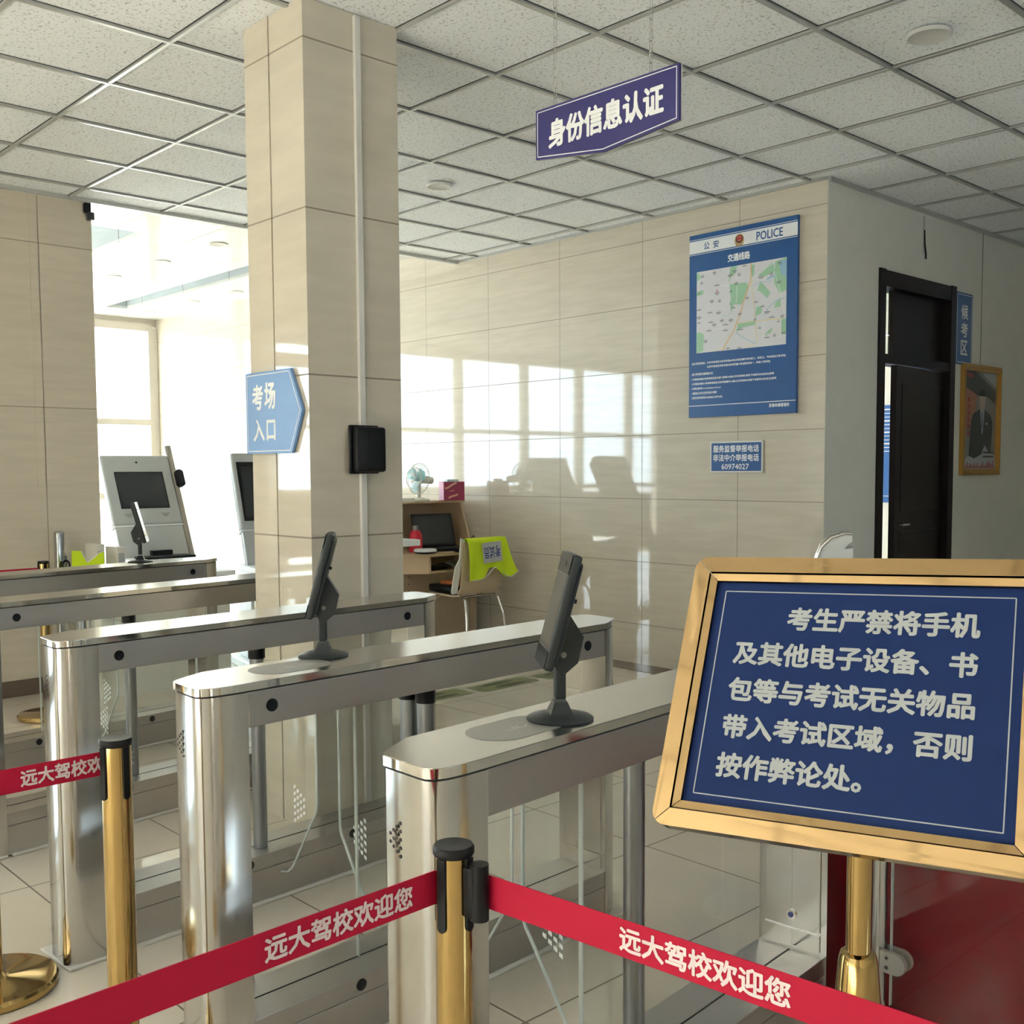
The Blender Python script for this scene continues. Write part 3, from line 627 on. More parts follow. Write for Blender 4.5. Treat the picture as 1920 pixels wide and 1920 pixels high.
# ------------------------------------------------------------------ face readers
def face_reader(label, x, y, yaw):
    """local: screen faces -y, leaning back"""
    t = thing('face_reader', label, 'face reader', (x, y, HT), yaw, 'face readers on the turnstile lids')
    b = B(); lathe(b, [(.0, 0), (.061, 0), (.062, .003), (.058, .006), (.030, .0135), (.0, .0145)], seg=44); obj('base', b, m_dgrey, t, 40)
    b = B()
    for z0, z1, w0, w1 in ((.012, .034, .026, .015),):
        a = [(-w0, -w0*.8, z0), (w0, -w0*.8, z0), (w0, w0*.8, z0), (-w0, w0*.8, z0)]; c = [(-w1, -w1*.8, z1), (w1, -w1*.8, z1), (w1, w1*.8, z1), (-w1, w1*.8, z1)]
        A = [b.verts.new(p) for p in a]; Cc = [b.verts.new(p) for p in c]
        for i in range(4): b.faces.new((A[i], A[(i+1) % 4], Cc[(i+1) % 4], Cc[i]))
        b.faces.new(A[::-1]); b.faces.new(Cc)
    box(b, (-.0125, -.010, .038), (.0125, .010, .125), .003); obj('stem', b, m_dgrey, t)
    tilt = math.radians(15)
    Mb = Matrix.Translation((0, -.001, .195)) @ Matrix.Rotation(-tilt, 4, 'X')   # top leans towards +y
    b = B(); box(b, (-.060, -.012, -.100), (.060, .006, .112), .005, 3, M4=Mb); box(b, (-.052, .004, -.088), (.052, .013, .10), .006, 2, M4=Mb)
    bo = obj('body', b, m_dgrey, t, 40)
    b = B(); box(b, (-.054, -.0128, -.064), (.054, -.0118, .072), M4=Mb); obj('screen', b, M('reader_screen', (.07, .066, .058), .08), t)
    b = B(); box(b, (-.060, -.0130, -.098), (.060, -.0120, -.066), M4=Mb); obj('lower_bezel', b, m_blackg, t)
    b = B(); box(b, (-.060, -.0130, .074), (.060, -.0120, .110), M4=Mb); cyl(b, Mb @ Vector((.012, -.0130, .092)), Mb @ Vector((.012, -.0138, .092)), .004, seg=12); obj('upper_bezel', b, m_blackg, t)
    b = B()
    for s in (-1, 1):
        prof = [(.010, .010), (.052, -.030), (.054, -.078), (.030, -.112), (.0, -.080)]
        Ms = Mb @ frame_M((s*.0155-.0025, 0, 0), (0, 1, 0), (0, 0, 1)); prism(b, prof, 0, .005, M4=Ms)
    prism(b, [(.010, .010), (.052, -.030), (.054, -.078), (.049, -.078), (.047, -.032), (.010, .003)], 0, .031, M4=Mb @ frame_M((-.0155, 0, 0), (0, 1, 0), (0, 0, 1))); obj('bracket', b, m_dgrey, t)
    b = B()
    for s in (-1, 1): cyl(b, Mb @ Vector((s*.0185, .024, -.070)), Mb @ Vector((s*.0205, .024, -.070)), .0055, seg=16)
    obj('bolt', b, m_pad, t)
    b = B(); cyl(b, Mb @ Vector((.03, .013, .03)), Mb @ Vector((.03, .020, .03)), .004, seg=10); obj('tamper_button', b, m_black, t)
    return t
face_reader('dark grey face reader on a stem, on the lid closest to the gold-framed notice', -1.345, 1.374, math.radians(-37))
face_reader('dark grey face reader seen edge-on, on the lid in front of the column', -2.222, 1.435, math.radians(-37))
face_reader('face reader with pale screen turned this way, standing before the big kiosk', -5.225, 2.295, math.radians(150))
# ================================================================== STANCHIONS AND BELTS
def stanchion(label, x, y, r=.0245, top=True, face=0.):
    t = thing('barrier_post', label, 'barrier post', (x, y, 0), face, 'brass belt barrier posts')
    b = B(); lathe(b, [(.0, 0), (.158, 0), (.163, .006), (.163, .020), (.158, .027), (.150, .028), (r+.016, .033), (r+.008, .036), (r, .048), (.0, .048)], seg=56); obj('base', b, m_brass, t, 35)
    b = B(); cyl(b, (0, 0, .05), (0, 0, .868), r, seg=40); obj('pole', b, m_brass, t, 40)
    b = B(); lathe(b, [(.0, .866), (r+.0010, .866), (r+.003, .869), (r+.003, .877), (r+.001, .880), (.0, .8785)], seg=40); obj('cap', b, m_black, t, 40)
    b = B()
    for k in range(4):
        a = PI/4*0+k*PI/2
        Mk = Matrix.Rotation(a, 4, 'Z'); prism(b, arc(0, .775, .0065, 180, 360, 8)+[(.0065, .866), (-.0065, .866)], r-.003, r+.003, M4=Mk @ frame_M((0, 0, 0), (0, 1, 0), (0, 0, 1)))
    obj('belt_slot', b, m_black, t)
    return t
t = stanchion('brass barrier post with two red belts, closest to the camera', -1.054, .876, .0245, face=math.radians(12))
b = B(); box(b, (.0235, -.012, .79), (.040, .012, .858), .003); cyl(b, (.042, 0, .788), (.042, 0, .862), .0125, seg=20); obj('belt_cassette', b, m_black, t, 40)
stanchion('brass barrier post with one printed red belt, before the bare-lidded turnstile', -1.921, .786, .027, face=math.radians(14))
stanchion('brass barrier post with wide round foot at the edge of view', -2.95, .856, .027, face=math.radians(5))
stanchion('far brass barrier post by the tiled side wall behind the last turnstile', -6.10, 2.12, .027)
def belt(label, p0, dirx, L, z0, z1, texts, sag=0.):
    d = Vector((dirx[0], dirx[1], 0)).normalized()
    t = thing('belt', label, 'belt', (p0[0], p0[1], 0), 0, 'red barrier belts')
    Mb = frame_M((0, 0, 0), d, (0, 0, 1)); n = 24
    b = B(); va = []
    for side in (-.0008, .0008):
        va.append([[b.verts.new(Mb @ Vector((L*i/n, z-sag*4*(i/n)*(1-i/n), side))) for i in range(n+1)] for z in (z0, z1)])
    for i in range(n):
        A, Cc = va
        b.faces.new((A[0][i], A[0][i+1], A[1][i+1], A[1][i])); b.faces.new((Cc[0][i+1], Cc[0][i], Cc[1][i], Cc[1][i+1]))
        b.faces.new((A[1][i], A[1][i+1], Cc[1][i+1], Cc[1][i])); b.faces.new((A[0][i+1], A[0][i], Cc[0][i], Cc[0][i+1]))
    for i in (0, n): A, Cc = va; b.faces.new((A[0][i], A[1][i], Cc[1][i], Cc[0][i]))
    obj('webbing', b, m_red, t)
    b = B()
    for s, a, e, flip in texts:
        dz = -sag*4*((a+e)/2/L)*(1-(a+e)/2/L)
        letters(b, s, a, z0+.0075+dz, e, z1-.0065+dz, Mb, .030, .0016)
    flat('lettering', b, M('belt_print', (.66, .56, .57), .6), t)
    return t
belt('red printed belt running from the closest brass post past the gold-framed notice', (-1.010, .8975), (.9947, .103), 1.30, .80, .845, [('远大驾校欢迎您', .209, .426, 0), ('远大驾校欢迎您', .85, 1.07, 0)])
# belts that run towards the camera: text reads from the far end of the run to the post
def belt_to(label, far, post, texts, z0=.80, z1=.845):
    d = (post[0]-far[0], post[1]-far[1]); L = math.hypot(*d); return belt(label, far, d, L, z0, z1, [(s, L-a, L-e, 0) for s, a, e in texts])
belt_to('red printed belt running from the closest brass post towards the lower picture edge', (-1.005, -.75), (-1.07, .862), [('远大驾校欢迎您', .265, .045), ('远大驾校欢迎您', 1.02, .80)])
belt_to('red printed belt ending at the post before the bare-lidded turnstile', (-1.97, -.9), (-1.972, .795), [('远大驾校欢迎您', .163, -.045), ('远大驾校欢迎您', .95, .73)])
belt('plain red belt ending at the far brass post by the tiled side wall', (-6.06, -.2), (-.04, 2.3), 2.29, .80, .845, [])
# ================================================================== GOLD FRAMED NOTICE STAND
TL, TR, BR, BL = [Vector(p) for p in ((-.879, 1.230, 1.199), (-.523, 1.327, 1.210), (-.476, 1.197, .961), (-.832, 1.101, .949))]
ux = ((TR-TL)+(BR-BL)).normalized(); uy = ((TL-BL)+(TR-BR)); cen = (TL+TR+BR+BL)/4
MN = frame_M((0, 0, 0), ux, uy)
bw, bh = .1848, .1425
t = thing('notice_stand', 'gold framed blue notice board tilted on a brass pole', 'notice stand', (cen.x, cen.y, 0))
MN = Matrix.Translation((0, 0, cen.z)) @ MN
e1, e2, e3 = .013, .024, .048
b = B(); box(b, (-bw-e1-.004, -bh-e1-.004, -.008), (bw+e1+.004, bh+e1+.004, 0), M4=MN); obj('panel', b, m_blue, t)
def mring(b, wi, hi, wo, ho, zi, zo, zback, rad=0.):
    """mitred moulding: four sloped bars"""
    I = [(-wi, -hi), (wi, -hi), (wi, hi), (-wi, hi)]; O = [(-wo, -ho), (wo, -ho), (wo, ho), (-wo, ho)]
    for k in range(4):
        j = (k+1) % 4; g = .0006
        d = (Vector(O[j])-Vector(O[k])).normalized()*g
        q = [Vector((*I[k], zi)), Vector((*I[j], zi)), Vector((*O[j], zo)), Vector((*O[k], zo))]; s = [1, -1, -1, 1]
        q = [v+Vector((d.x*c, d.y*c, 0)) for v, c in zip(q, s)]
        bk = [Vector((v.x, v.y, zback)) for v in q]; A = [b.verts.new(MN @ v) for v in q]; Bk = [b.verts.new(MN @ v) for v in bk]
        b.faces.new(A); b.faces.new(Bk[::-1])
        for i in range(4): b.faces.new((A[i], Bk[i], Bk[(i+1) % 4], A[(i+1) % 4]))
b = B(); mring(b, bw+e1, bh+e1, bw+e2-.0008, bh+e2-.0008, .0068, .0085, -.004); obj('inner_moulding', b, m_gold, t)
# outer moulding with rounded corners
def outer_bar(b):
    wo, ho, wi, hi, rr_ = bw+e3, bh+e3, bw+e2+.0012, bh+e2+.0012, .019
    for k, (sx, sy) in enumerate(((-1, -1), (1, -1), (1, 1), (-1, 1))):
        sx2, sy2 = ((1, -1), (1, 1), (-1, 1), (-1, -1))[k]
        def corner(sx, sy, first):
            cx, cy = sx*(wo-rr_), sy*(ho-rr_); a0 = {(-1, -1): 180, (1, -1): 270, (1, 1): 0, (-1, 1): 90}[(sx, sy)]
            pts = arc(cx, cy, rr_, a0, a0+90, 8); return pts[4:] if first else pts[:5]
        O = corner(sx, sy, True)+corner(sx2, sy2, False)
        I = [(sx*wi, sy*hi), (sx2*wi, sy2*hi)]
        P = O+I[::-1]
        g = Vector((sx2-sx, sy2-sy)).normalized()*.0007
        n = len(O); P2 = []
        for i, p in enumerate(P):
            c = 1 if (i == 0 or i == len(P)-1) else (-1 if i in (n-1, n) else 0)
            P2.append((p[0]+g.x*c, p[1]+g.y*c))
        top = [b.verts.new(MN @ Vector((p[0], p[1], .0105 if i >= n else .0098))) for i, p in enumerate(P2)]; bot = [b.verts.new(MN @ Vector((p[0], p[1], -.016))) for p in P2]
        b.faces.new(top); b.faces.new(bot[::-1])
        for i in range(len(P2)): b.faces.new((top[i], bot[i], bot[(i+1) % len(P2)], top[(i+1) % len(P2)]))
b = B(); outer_bar(b); obj('frame', b, m_gold, t)
b = B(); box(b, (-bw-e2, -bh-e2, -.014), (bw+e2, bh+e2, -.009), M4=MN); obj('back_board', b, m_seam, t)
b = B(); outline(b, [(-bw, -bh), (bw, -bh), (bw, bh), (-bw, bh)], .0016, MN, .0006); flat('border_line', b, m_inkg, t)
b = B()
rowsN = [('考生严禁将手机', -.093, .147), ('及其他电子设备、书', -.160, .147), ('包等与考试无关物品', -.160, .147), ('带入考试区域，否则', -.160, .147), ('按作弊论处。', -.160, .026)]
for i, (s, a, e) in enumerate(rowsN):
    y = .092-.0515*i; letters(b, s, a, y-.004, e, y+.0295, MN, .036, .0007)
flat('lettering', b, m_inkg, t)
pole_x, pole_y = -.783-cen.x, 1.44-cen.y
b = B(); cyl(b, (pole_x, pole_y, .05), (pole_x, pole_y, .98), .0185, seg=36); obj('pole', b, m_brass, t, 40)
pz = .98; mc = MN @ Vector((-.09, .0, -.016))
b = B(); tube(b, [(pole_x, pole_y, .95), (pole_x*.7+mc.x*.3, pole_y*.6+mc.y*.4, 1.03), (mc.x, mc.y, mc.z)], .014, 12); obj('bracket', b, m_brass, t, 40)
b = B(); lathe(b, [(.0, .028), (.085, .028), (.080, .10), (.050, .36), (.029, .63), (.026, .642), (.020, .645), (.0, .645)], (pole_x, pole_y, 0), seg=40); obj('sleeve', b, m_brass, t, 40)
b = B(); lathe(b, [(.0, 0), (.175, 0), (.178, .008), (.172, .024), (.09, .034), (.0, .034)], (pole_x, pole_y, 0), seg=48); obj('base', b, m_brass, t, 40)
# ================================================================== GLASS RAIL AND RED PANEL
t = thing('glass_rail', 'clear glass rail on a round steel post beside the nearest turnstile', 'glass rail', (-1.235, 2.37, 0))
b = B(); cyl(b, (0, 0, .006), (0, 0, .93), .0205, seg=32); lathe(b, [(.0, 0), (.05, 0), (.05, .006), (.022, .012), (.0, .012)], seg=32); obj('post', b, m_pole, t, 40)
b = B(); box(b, (.032, -.005, .07), (.75, .005, .90), .001); obj('pane', b, m_glass, t)
b = B(); box(b, (.0315, -.0052, .07), (.0335, .0052, .90)); obj('glass_edge', b, m_gedge, t)
for z in (.185, .74):
    Mc = frame_M((.016, -.014, z), (1, 0, 0), (0, 0, 1)); b = B(); prism(b, [(0, -.026)]+arc(.038, 0, .026, -90, 90, 12)+[(0, .026)], -.002, .012, M4=Mc); prism(b, [(0, -.026)]+arc(.038, 0, .026, -90, 90, 12)+[(0, .026)], -.033, -.020, M4=Mc)
    cp = obj('clamp', b, M('satin_clamp', (.42, .40, .37), .35, .3), t, 40)
    b = B()
    for q in (-.012, .012): cyl(b, Mc @ Vector((.018, q, .012)), Mc @ Vector((.018, q, .0135)), .0055, seg=16); cyl(b, Mc @ Vector((.018, q, .0135)), Mc @ Vector((.018, q, .014)), .003, seg=6, mi=1)
    obj('screw', b, [m_chrome, m_seam], cp)
b = B(); box(b, (-1.43, 2.46, 0), (-.55, 2.50, .57), .002); tag(obj('display_panel', b, m_rpanel), 'dark red panel standing behind the clear glass rail', 'panel')
# ================================================================== PORCH KIOSKS
def kiosk(label, x, y, rz, tube_on=True, sw=.185, sh=0.):
    """local: front faces -y"""
    t = thing('kiosk', label, 'kiosk', (x, y, 0), rz, 'self-service kiosks in the porch'); tl = math.radians(24)
    Mh = Matrix.Translation((0, -.25, .98)) @ Matrix.Rotation(-tl, 4, 'X')
    b = B(); box(b, (-.27, 0, 0), (.27, .075, .575), .018, 3, M4=Mh); obj('head', b, [m_kiosk], t, 40)
    b = B(); box(b, (-.25, .07, .03), (.25, .12, .55), .01, M4=Mh); obj('head_back', b, m_dgrey, t)
    b = B(); box(b, (-sw+.02*(sh>0), -.003, .135-sh*.6), (sw-.02*(sh>0), .002, .425+sh*.6), .001, M4=Mh); obj('screen', b, m_screen, t)
    b = B(); ring_prism(b, [(-sw-.005, .13-sh), (sw+.005, .13-sh), (sw+.005, .43+sh), (-sw-.005, .43+sh)], [(-sw+.001+.02*(sh>0), .136-sh*.6), (sw-.001-.02*(sh>0), .136-sh*.6), (sw-.001-.02*(sh>0), .424+sh*.6), (-sw+.001+.02*(sh>0), .424+sh*.6)], -.001, .0045, M4=Mh @ frame_M((0, 0, 0), (1, 0, 0), (0, 0, 1))); obj('screen_bezel', b, m_black, t)
    b = B(); cyl(b, Mh @ Vector((0, -.002, .51)), Mh @ Vector((0, .004, .51)), .008, seg=16); obj('camera_lens', b, m_blackg, t)
    for s in (-1, 1):
        b = B()
        for k in range(4): box(b, (s*.145-.035+.007*k, -.0015, .085-.008*k), (s*.145+.035-.007*k, .002, .089-.008*k), M4=Mh)
        obj('speaker_grille', b, m_post, t)
    Ml = Matrix.Translation((0, -.355, .735)) @ Matrix.Rotation(-tl, 4, 'X')
    b = B(); box(b, (-.265, .0, 0), (.265, .06, .255), .01, 2, M4=Ml); obj('lower_panel', b, m_kiosk, t, 40)
    b = B(); box(b, (-.275, -.006, .252), (.268, .07, .264), .005, 2, M4=Ml); obj('highlight_bar', b, m_kiosk2, t)  # white bar standing in for the highlight line on the lower panel
    b = B(); box(b, (-.29, -.62, .70), (.29, -.15, .74), .008); obj('tray', b, m_kiosk2, t)
    b = B(); box(b, (-.20, -.59, .741), (.20, -.42, .757), .003); box(b, (-.06, -.42, .741), (.10, -.37, .79), .004); obj('keyboard', b, m_black, t)
    b = B(); box(b, (-.20, -.20, .06), (.20, .10, .70), .01); box(b, (-.25, -.30, .0), (.25, .16, .06), .01); obj('pedestal', b, m_kiosk2, t)
    if tube_on:
        b = B(); cyl(b, Ml @ Vector((.295, .03, -.02)), Mh @ Vector((.295, .03, .66)), .026, seg=20); tb = obj('side_tube', b, m_taupe, t, 40)
        b = B(); Mo = Mh @ frame_M((.315, -.0, .37), (1, 0, 0), (0, 0, 1)); prism(b, rrect(-.028, -.07, .035, .07, .026), -.01, .028, M4=Mo); obj('card_sensor', b, m_black, tb, 40)
    return t
kiosk('grey kiosk with dark screen, camera and keyboard tray beside the porch window', -7.97, 3.47, math.radians(90))
kiosk('grey kiosk half hidden behind the bright face of the column', -6.72, 3.90, math.radians(78), False, .235, .07)
# things on the counter behind the last turnstile
t = thing('counter', 'low pale counter behind the farthest turnstile carrying boxes and papers', 'counter', (-6.45, 2.85, 0))
b = B(); box(b, (-.25, -.35, .70), (.16, .55, .73), .004); obj('top', b, m_kiosk2, t); b = B(); box(b, (-.22, -.33, 0), (.13, .52, .70)); obj('cabinet', b, m_offw, t)
def small(name, label, cat, loc, parts, rz=0, group=None):
    t = thing(name, label, cat, loc, rz, group)
    for pn, fn, m in parts: b = B(); fn(b); obj(pn, b, m, t, 40)
    return t
small('file_box', 'narrow upright white file box behind the yellow vest', 'file box', (-6.58, 2.60, .73), [('case', lambda b: box(b, (-.09, -.025, 0), (.09, .025, .20), .003), m_offw), ('spine_label', lambda b: box(b, (.089, -.018, .03), (.0915, .018, .16)), m_kiosk)], 0, 'file boxes on the counter')
small('file_box', 'narrow upright white file box beside the storage tray on the counter', 'file box', (-6.44, 2.67, .73), [('case', lambda b: box(b, (-.09, -.025, 0), (.09, .025, .185), .003), m_offw), ('spine_label', lambda b: box(b, (.089, -.018, .03), (.0915, .018, .15)), m_kiosk)], 0, 'file boxes on the counter')
small('storage_tray', 'flat open tray lying on the counter before the kiosk', 'tray', (-6.45, 2.89, .73), [('tray_body', lambda b: [box(b, (-.13, -.12, 0), (.13, .12, .01)), box(b, (-.13, -.12, .01), (.13, -.11, .06)), box(b, (-.13, .11, .01), (.13, .12, .06)), box(b, (-.13, -.11, .01), (-.12, .11, .06)), box(b, (.12, -.11, .01), (.13, .11, .06))], m_offw)])
small('paper_stack', 'stack of white papers on the counter beside the face reader', 'papers', (-6.44, 3.16, .73), [('sheets', lambda b: [box(b, (-.12+random.uniform(-.01, .01), -.11+random.uniform(-.01, .01), .005*i), (.12, .11+random.uniform(-.01, .01), .005*i+.0045)) for i in range(9)], m_ink)])
small('hand_stamp', 'small round stamp lying on the papers on the counter', 'stamp', (-6.40, 3.20, .776), [('pot', lambda b: lathe(b, [(.0, 0), (.03, 0), (.032, .012), (.028, .028), (.0, .030)], seg=24), m_offw)])
t = thing('folded_vest', 'crumpled bright yellow vest lying on the counter beside file boxes', 'vest', (-6.385, 2.475, .03))
b = B(); pts = [(-.085, .712), (-.085, .875), (-.035, .872), (-.015, .83), (.0, .80), (.03, .82), (.075, .86), (.095, .865), (.1, .712)]
Mv = frame_M((0, 0, 0), (.45, .89, 0), (0, 0, 1)); prism(b, pts, -.012, .012, M4=Mv); obj('fabric', b, m_vest, t)
b = B(); tube(b, [Mv @ Vector((*p, 0)) for p in pts[2:8]], .006, 6); obj('piping', b, m_ink, t, 60)
t = thing('tool_post', 'slim steel post with a small ring standing by the tiled side wall', 'post', (-6.70, 2.43, 0))
b = B(); box(b, (-.03, -.028, 0), (.03, .028, 1.01), .012, 3); obj('shaft', b, m_pole, t, 40)
b = B(); box(b, (.028, .004, .60), (.05, .026, .86), .004); obj('strip', b, m_post, t); b = B(); tube(b, [(.055, .015+.022*math.cos(a), .80+.03*math.sin(a)) for a in [2*PI*i/20 for i in range(20)]], .006, 8, True); obj('ring', b, m_black, t, 60)
# ================================================================== DESK CORNER
t = thing('desk', 'light wooden study desk with hutch standing against the tiled wall', 'desk', (-6.2, 5.0, 0))
b = B(); prism(b, [(-.85, -.55), (-.42, -.55), (-.0, -.05), (-.0, .64), (-.85, .64)], .725, .75); obj('desktop', b, m_wood, t)
b = B()   # cubby under the top: floor, front frame and side facets
prism(b, [(-.80, -.50), (-.42, -.50), (-.01, -.05), (-.01, .63), (-.80, .63)], .598, .615)
prism(b, [(-.43, -.52), (-.01, -.05), (-.022, -.042), (-.44, -.51)], .615, .725); box(b, (-.03, -.05, .615), (-.01, -.03, .725)); box(b, (-.03, .61, .615), (-.01, .635, .725)); box(b, (-.80, .61, .615), (-.03, .63, .725)); box(b, (-.45, -.5, .615), (-.43, .61, .725))
obj('cubby', b, m_wood, t)
b = B(); box(b, (-.84, -.54, 0), (-.82, .635, 1.12)); box(b, (-.82, -.5, 0), (-.35, -.48, .598)); box(b, (-.82, .61, 0), (-.25, .63, .598)); obj('back_panel', b, m_woodp, t)
b = B(); box(b, (-.40, -.48, 0), (-.385, .61, .598)); pp = obj('pedestal_panel', b, m_woodp, t)
b = B()
for i in range(4):
    for j in range(9): cyl(b, (-.386, -.12+.055*i, .10+.055*j), (-.384, -.12+.055*i, .10+.055*j), .005, seg=8)
obj('vent_holes', b, m_seam, pp)
cv = [(-.84, .75)]+[(-.43+.10*math.sin(PI/2*k/8)**1.5-.0, 1.125-(.375)*k/8) for k in range(9)][::-1]+[(-.84, 1.125)]
for y in (.62, -.55):
    b = B(); prism(b, cv, 0, .018, M4=frame_M((0, y+.018, 0), (1, 0, 0), (0, 0, 1))); obj('hutch_side', b, m_wood, t)
b = B(); box(b, (-.84, -.55, 1.112), (-.40, .64, 1.132), .002); obj('hutch_top', b, m_wood, t)
# cables in the cubby
t = thing('cable_bundle', 'grey coiled cables stuffed in the open cubby of the desk', 'cables', (-6.3, 5.25, .616))
b = B()
for k in range(6):
    y0 = random.uniform(-.05, .16); tube(b, [(.0+.05*math.cos(a), y0+.06*math.sin(a)*random.uniform(.9, 1.1), .035+.018*math.sin(2*a+k)) for a in [2*PI*i/18 for i in range(18)]], .0055, 6, True)
obj('coils', b, m_pad, t, 60); b = B(); box(b, (-.04, -.22, 0), (.03, -.07, .02), .003); tube(b, [(.02, -.20, .03), (.03, -.12, .05), (.05, -.05, .02)], .006, 6); obj('adapter', b, m_black, t, 60)
t = thing('laptop', 'open black laptop on the wooden desk', 'laptop', (-6.42, 5.27, .752), math.radians(82))
b = B(); box(b, (-.18, -.13, 0), (.18, .12, .022), .004); obj('keyboard_deck', b, m_black, t)
Mq = Matrix.Translation((0, .12, .022)) @ Matrix.Rotation(math.radians(-17), 4, 'X'); b = B(); box(b, (-.185, -.006, 0), (.185, .008, .265), .004, M4=Mq); ld = obj('lid', b, m_black, t)
b = B(); box(b, (-.17, -.0075, .02), (.17, -.006, .25), M4=Mq); obj('screen', b, m_screen, ld)
t = thing('mouse_cable', 'thin black cable looping up beside the laptop', 'cable', (-6.40, 5.55, .752)); b = B(); tube(b, [(-.05, .0, .01), (-.03, .005, .07), (.0, .01, .10), (.03, .005, .06), (.05, -.01, .012), (.16, .01, .008)], .004, 6); obj('cord', b, m_black, t, 60)
small('writing_pad', 'black flat pad lying in front of the laptop at the desk edge', 'pad', (-6.13, 5.33, .752), [('pad_body', lambda b: box(b, (-.05, -.17, 0), (.03, .17, .03), .012, 3), m_black)])
small('cd_player', 'round silver disc device on the wooden desk', 'device', (-6.24, 4.94, .752), [('foot', lambda b: lathe(b, [(.0, 0), (.075, 0), (.085, .008), (.08, .014), (.0, .014)], seg=40), m_black), ('disc', lambda b: lathe(b, [(.0, .014), (.083, .014), (.088, .022), (.08, .034), (.0, .038)], seg=40), m_kiosk2)])
small('bottle', 'red bottle with grey cap standing on the desk beside the laptop', 'bottle', (-6.42, 4.99, .752), [('bottle_body', lambda b: lathe(b, [(.0, 0), (.05, 0), (.052, .02), (.05, .13), (.03, .165), (.0, .165)], seg=28), m_redp), ('cap', lambda b: cyl(b, (0, 0, .165), (0, 0, .20), .022), m_pad)])
small('paper_tray', 'white shallow tray sticking out past the column in front of the desk', 'tray', (-6.05, 4.60, .835), [('tray_body', lambda b: box(b, (-.15, -.2, 0), (.06, .10, .045), .004), m_ink), ('stand', lambda b: [box(b, (-.06, -.17, -.835), (-.02, -.13, 0)), box(b, (-.16, -.27, -.835), (.08, -.03, -.815))], m_offw)])
t = thing('desk_fan', 'white desk fan with teal blades on top of the hutch', 'fan', (-6.60, 5.165, 1.132))
b = B(); lathe(b, [(.0, 0), (.085, 0), (.09, .012), (.04, .025), (.018, .03), (.016, .14), (.0, .14)], (.0, .0, 0), 28); obj('stand', b, m_offw, t, 40)
nd = Vector((.08, -.98, .10)).normalized(); ex = nd.orthogonal().normalized(); ey = nd.cross(ex); hc = Vector((.0, .0, .175))
b = B(); cyl(b, hc-nd*.015, hc-nd*.14, .034, .028, 24); obj('motor', b, m_offw, t, 40)
b = B()
for k in range(40):
    a = 2*PI*k/40; d = ex*math.cos(a)+ey*math.sin(a)
    tube(b, [hc+nd*.062+d*.022, hc+nd*.055+d*.07, hc+nd*.032+d*.112, hc+d*.122, hc-nd*.012+d*.10, hc-nd*.02+d*.03], .0013, 4)
for q, rr_ in ((.0, .122), (.062, .022), (.05, .085)): tube(b, [hc+nd*q+(ex*math.cos(2*PI*i/40)+ey*math.sin(2*PI*i/40))*rr_ for i in range(40)], .003, 6, True)
obj('grille', b, m_offw, t, 60)
b = B(); cyl(b, hc+nd*.0, hc+nd*.05, .022, .018, 20)
for k in range(3):
    a0 = 2*PI*k/3
    L = [hc+nd*(.015+.02*f)+(ex*math.cos(a0+f*1.5)+ey*math.sin(a0+f*1.5))*r for f, r in ((0, .02), (0, .07), (.15, .1), (.5, .108), (.85, .095), (1, .05), (1, .02))]
    b.faces.new([b.verts.new(p) for p in L])
obj('blades', b, m_teal, t)
t = thing('tissue_box', 'maroon tissue box with orange ribbon print on top of the hutch', 'tissue box', (-6.56, 5.47, 1.132), math.radians(-18))
b = B(); box(b, (-.055, -.09, 0), (.055, .09, .15), .004); obj('carton', b, m_maroon, t)
b = B(); Mt = frame_M((.0555, 0, 0), (0, 1, 0), (0, 0, 1))
strip(b, [(-.08, .095), (-.05, .105), (-.02, .125), (.02, .145)], .016, Mt, .0006); strip(b, [(-.05, .02), (-.02, .035), (.01, .04), (.03, .05)], .014, Mt, .0006); strip(b, [(-.04, .075), (.0, .078)], .006, Mt, .0006); flat('ribbon_print', b, M('ribbon_orange', (.72, .40, .28), .5), t)
b = B(); prism(b, [(-.03, -.05), (.02, -.045), (.03, .03), (.01, .055), (-.025, .03)], .15, .168); obj('tissue', b, M('pale_tissue', (.55, .78, .74), .8), t)
small('papers_stack', 'pale papers lying beside the fan on the hutch', 'papers', (-6.52, 4.86, 1.132), [('sheets', lambda b: box(b, (-.1, -.13, 0), (.1, .13, .03), .002), m_offw)])
# chair
t = thing('chair', 'bent plywood chair with chrome legs and black seat pad at the desk', 'chair', (-5.93, 5.23, 0), math.radians(2))
b = B(); n = 14; prof = [(-.36, .455), (-.10, .445), (-.03, .455), (.005, .50), (.02, .60), (.022, .78), (.018, .845)]
for i in range(len(prof)-1):
    (xa, za), (xb, zb_) = prof[i], prof[i+1]
    for k in range(n):
        ya, yb_ = -.205+.41*k/n, -.205+.41*(k+1)/n
        def cup(y, x): return x+(.0 if i < 2 else -.35*y*y*1.0)
        q = [(cup(ya, xa), ya, za), (cup(yb_, xa), yb_, za), (cup(yb_, xb), yb_, zb_), (cup(ya, xb), ya, zb_)]
        b.faces.new([b.verts.new(p) for p in q])
bmesh.ops.remove_doubles(b, verts=b.verts, dist=1e-5); bmesh.ops.recalc_face_normals(b, faces=b.faces)
bmesh.ops.solidify(b, geom=b.faces[:], thickness=.012); obj('shell', b, m_woodp, t, 50)
b = B(); box(b, (-.39, -.20, .458), (-.05, .20, .515), .02, 3); obj('seat_pad', b, m_black, t, 40)
b = B(); box(b, (-.30, -.16, .513), (-.045, .19, .545), .012, 3); obj('back_cushion', b, m_orange, t, 40)
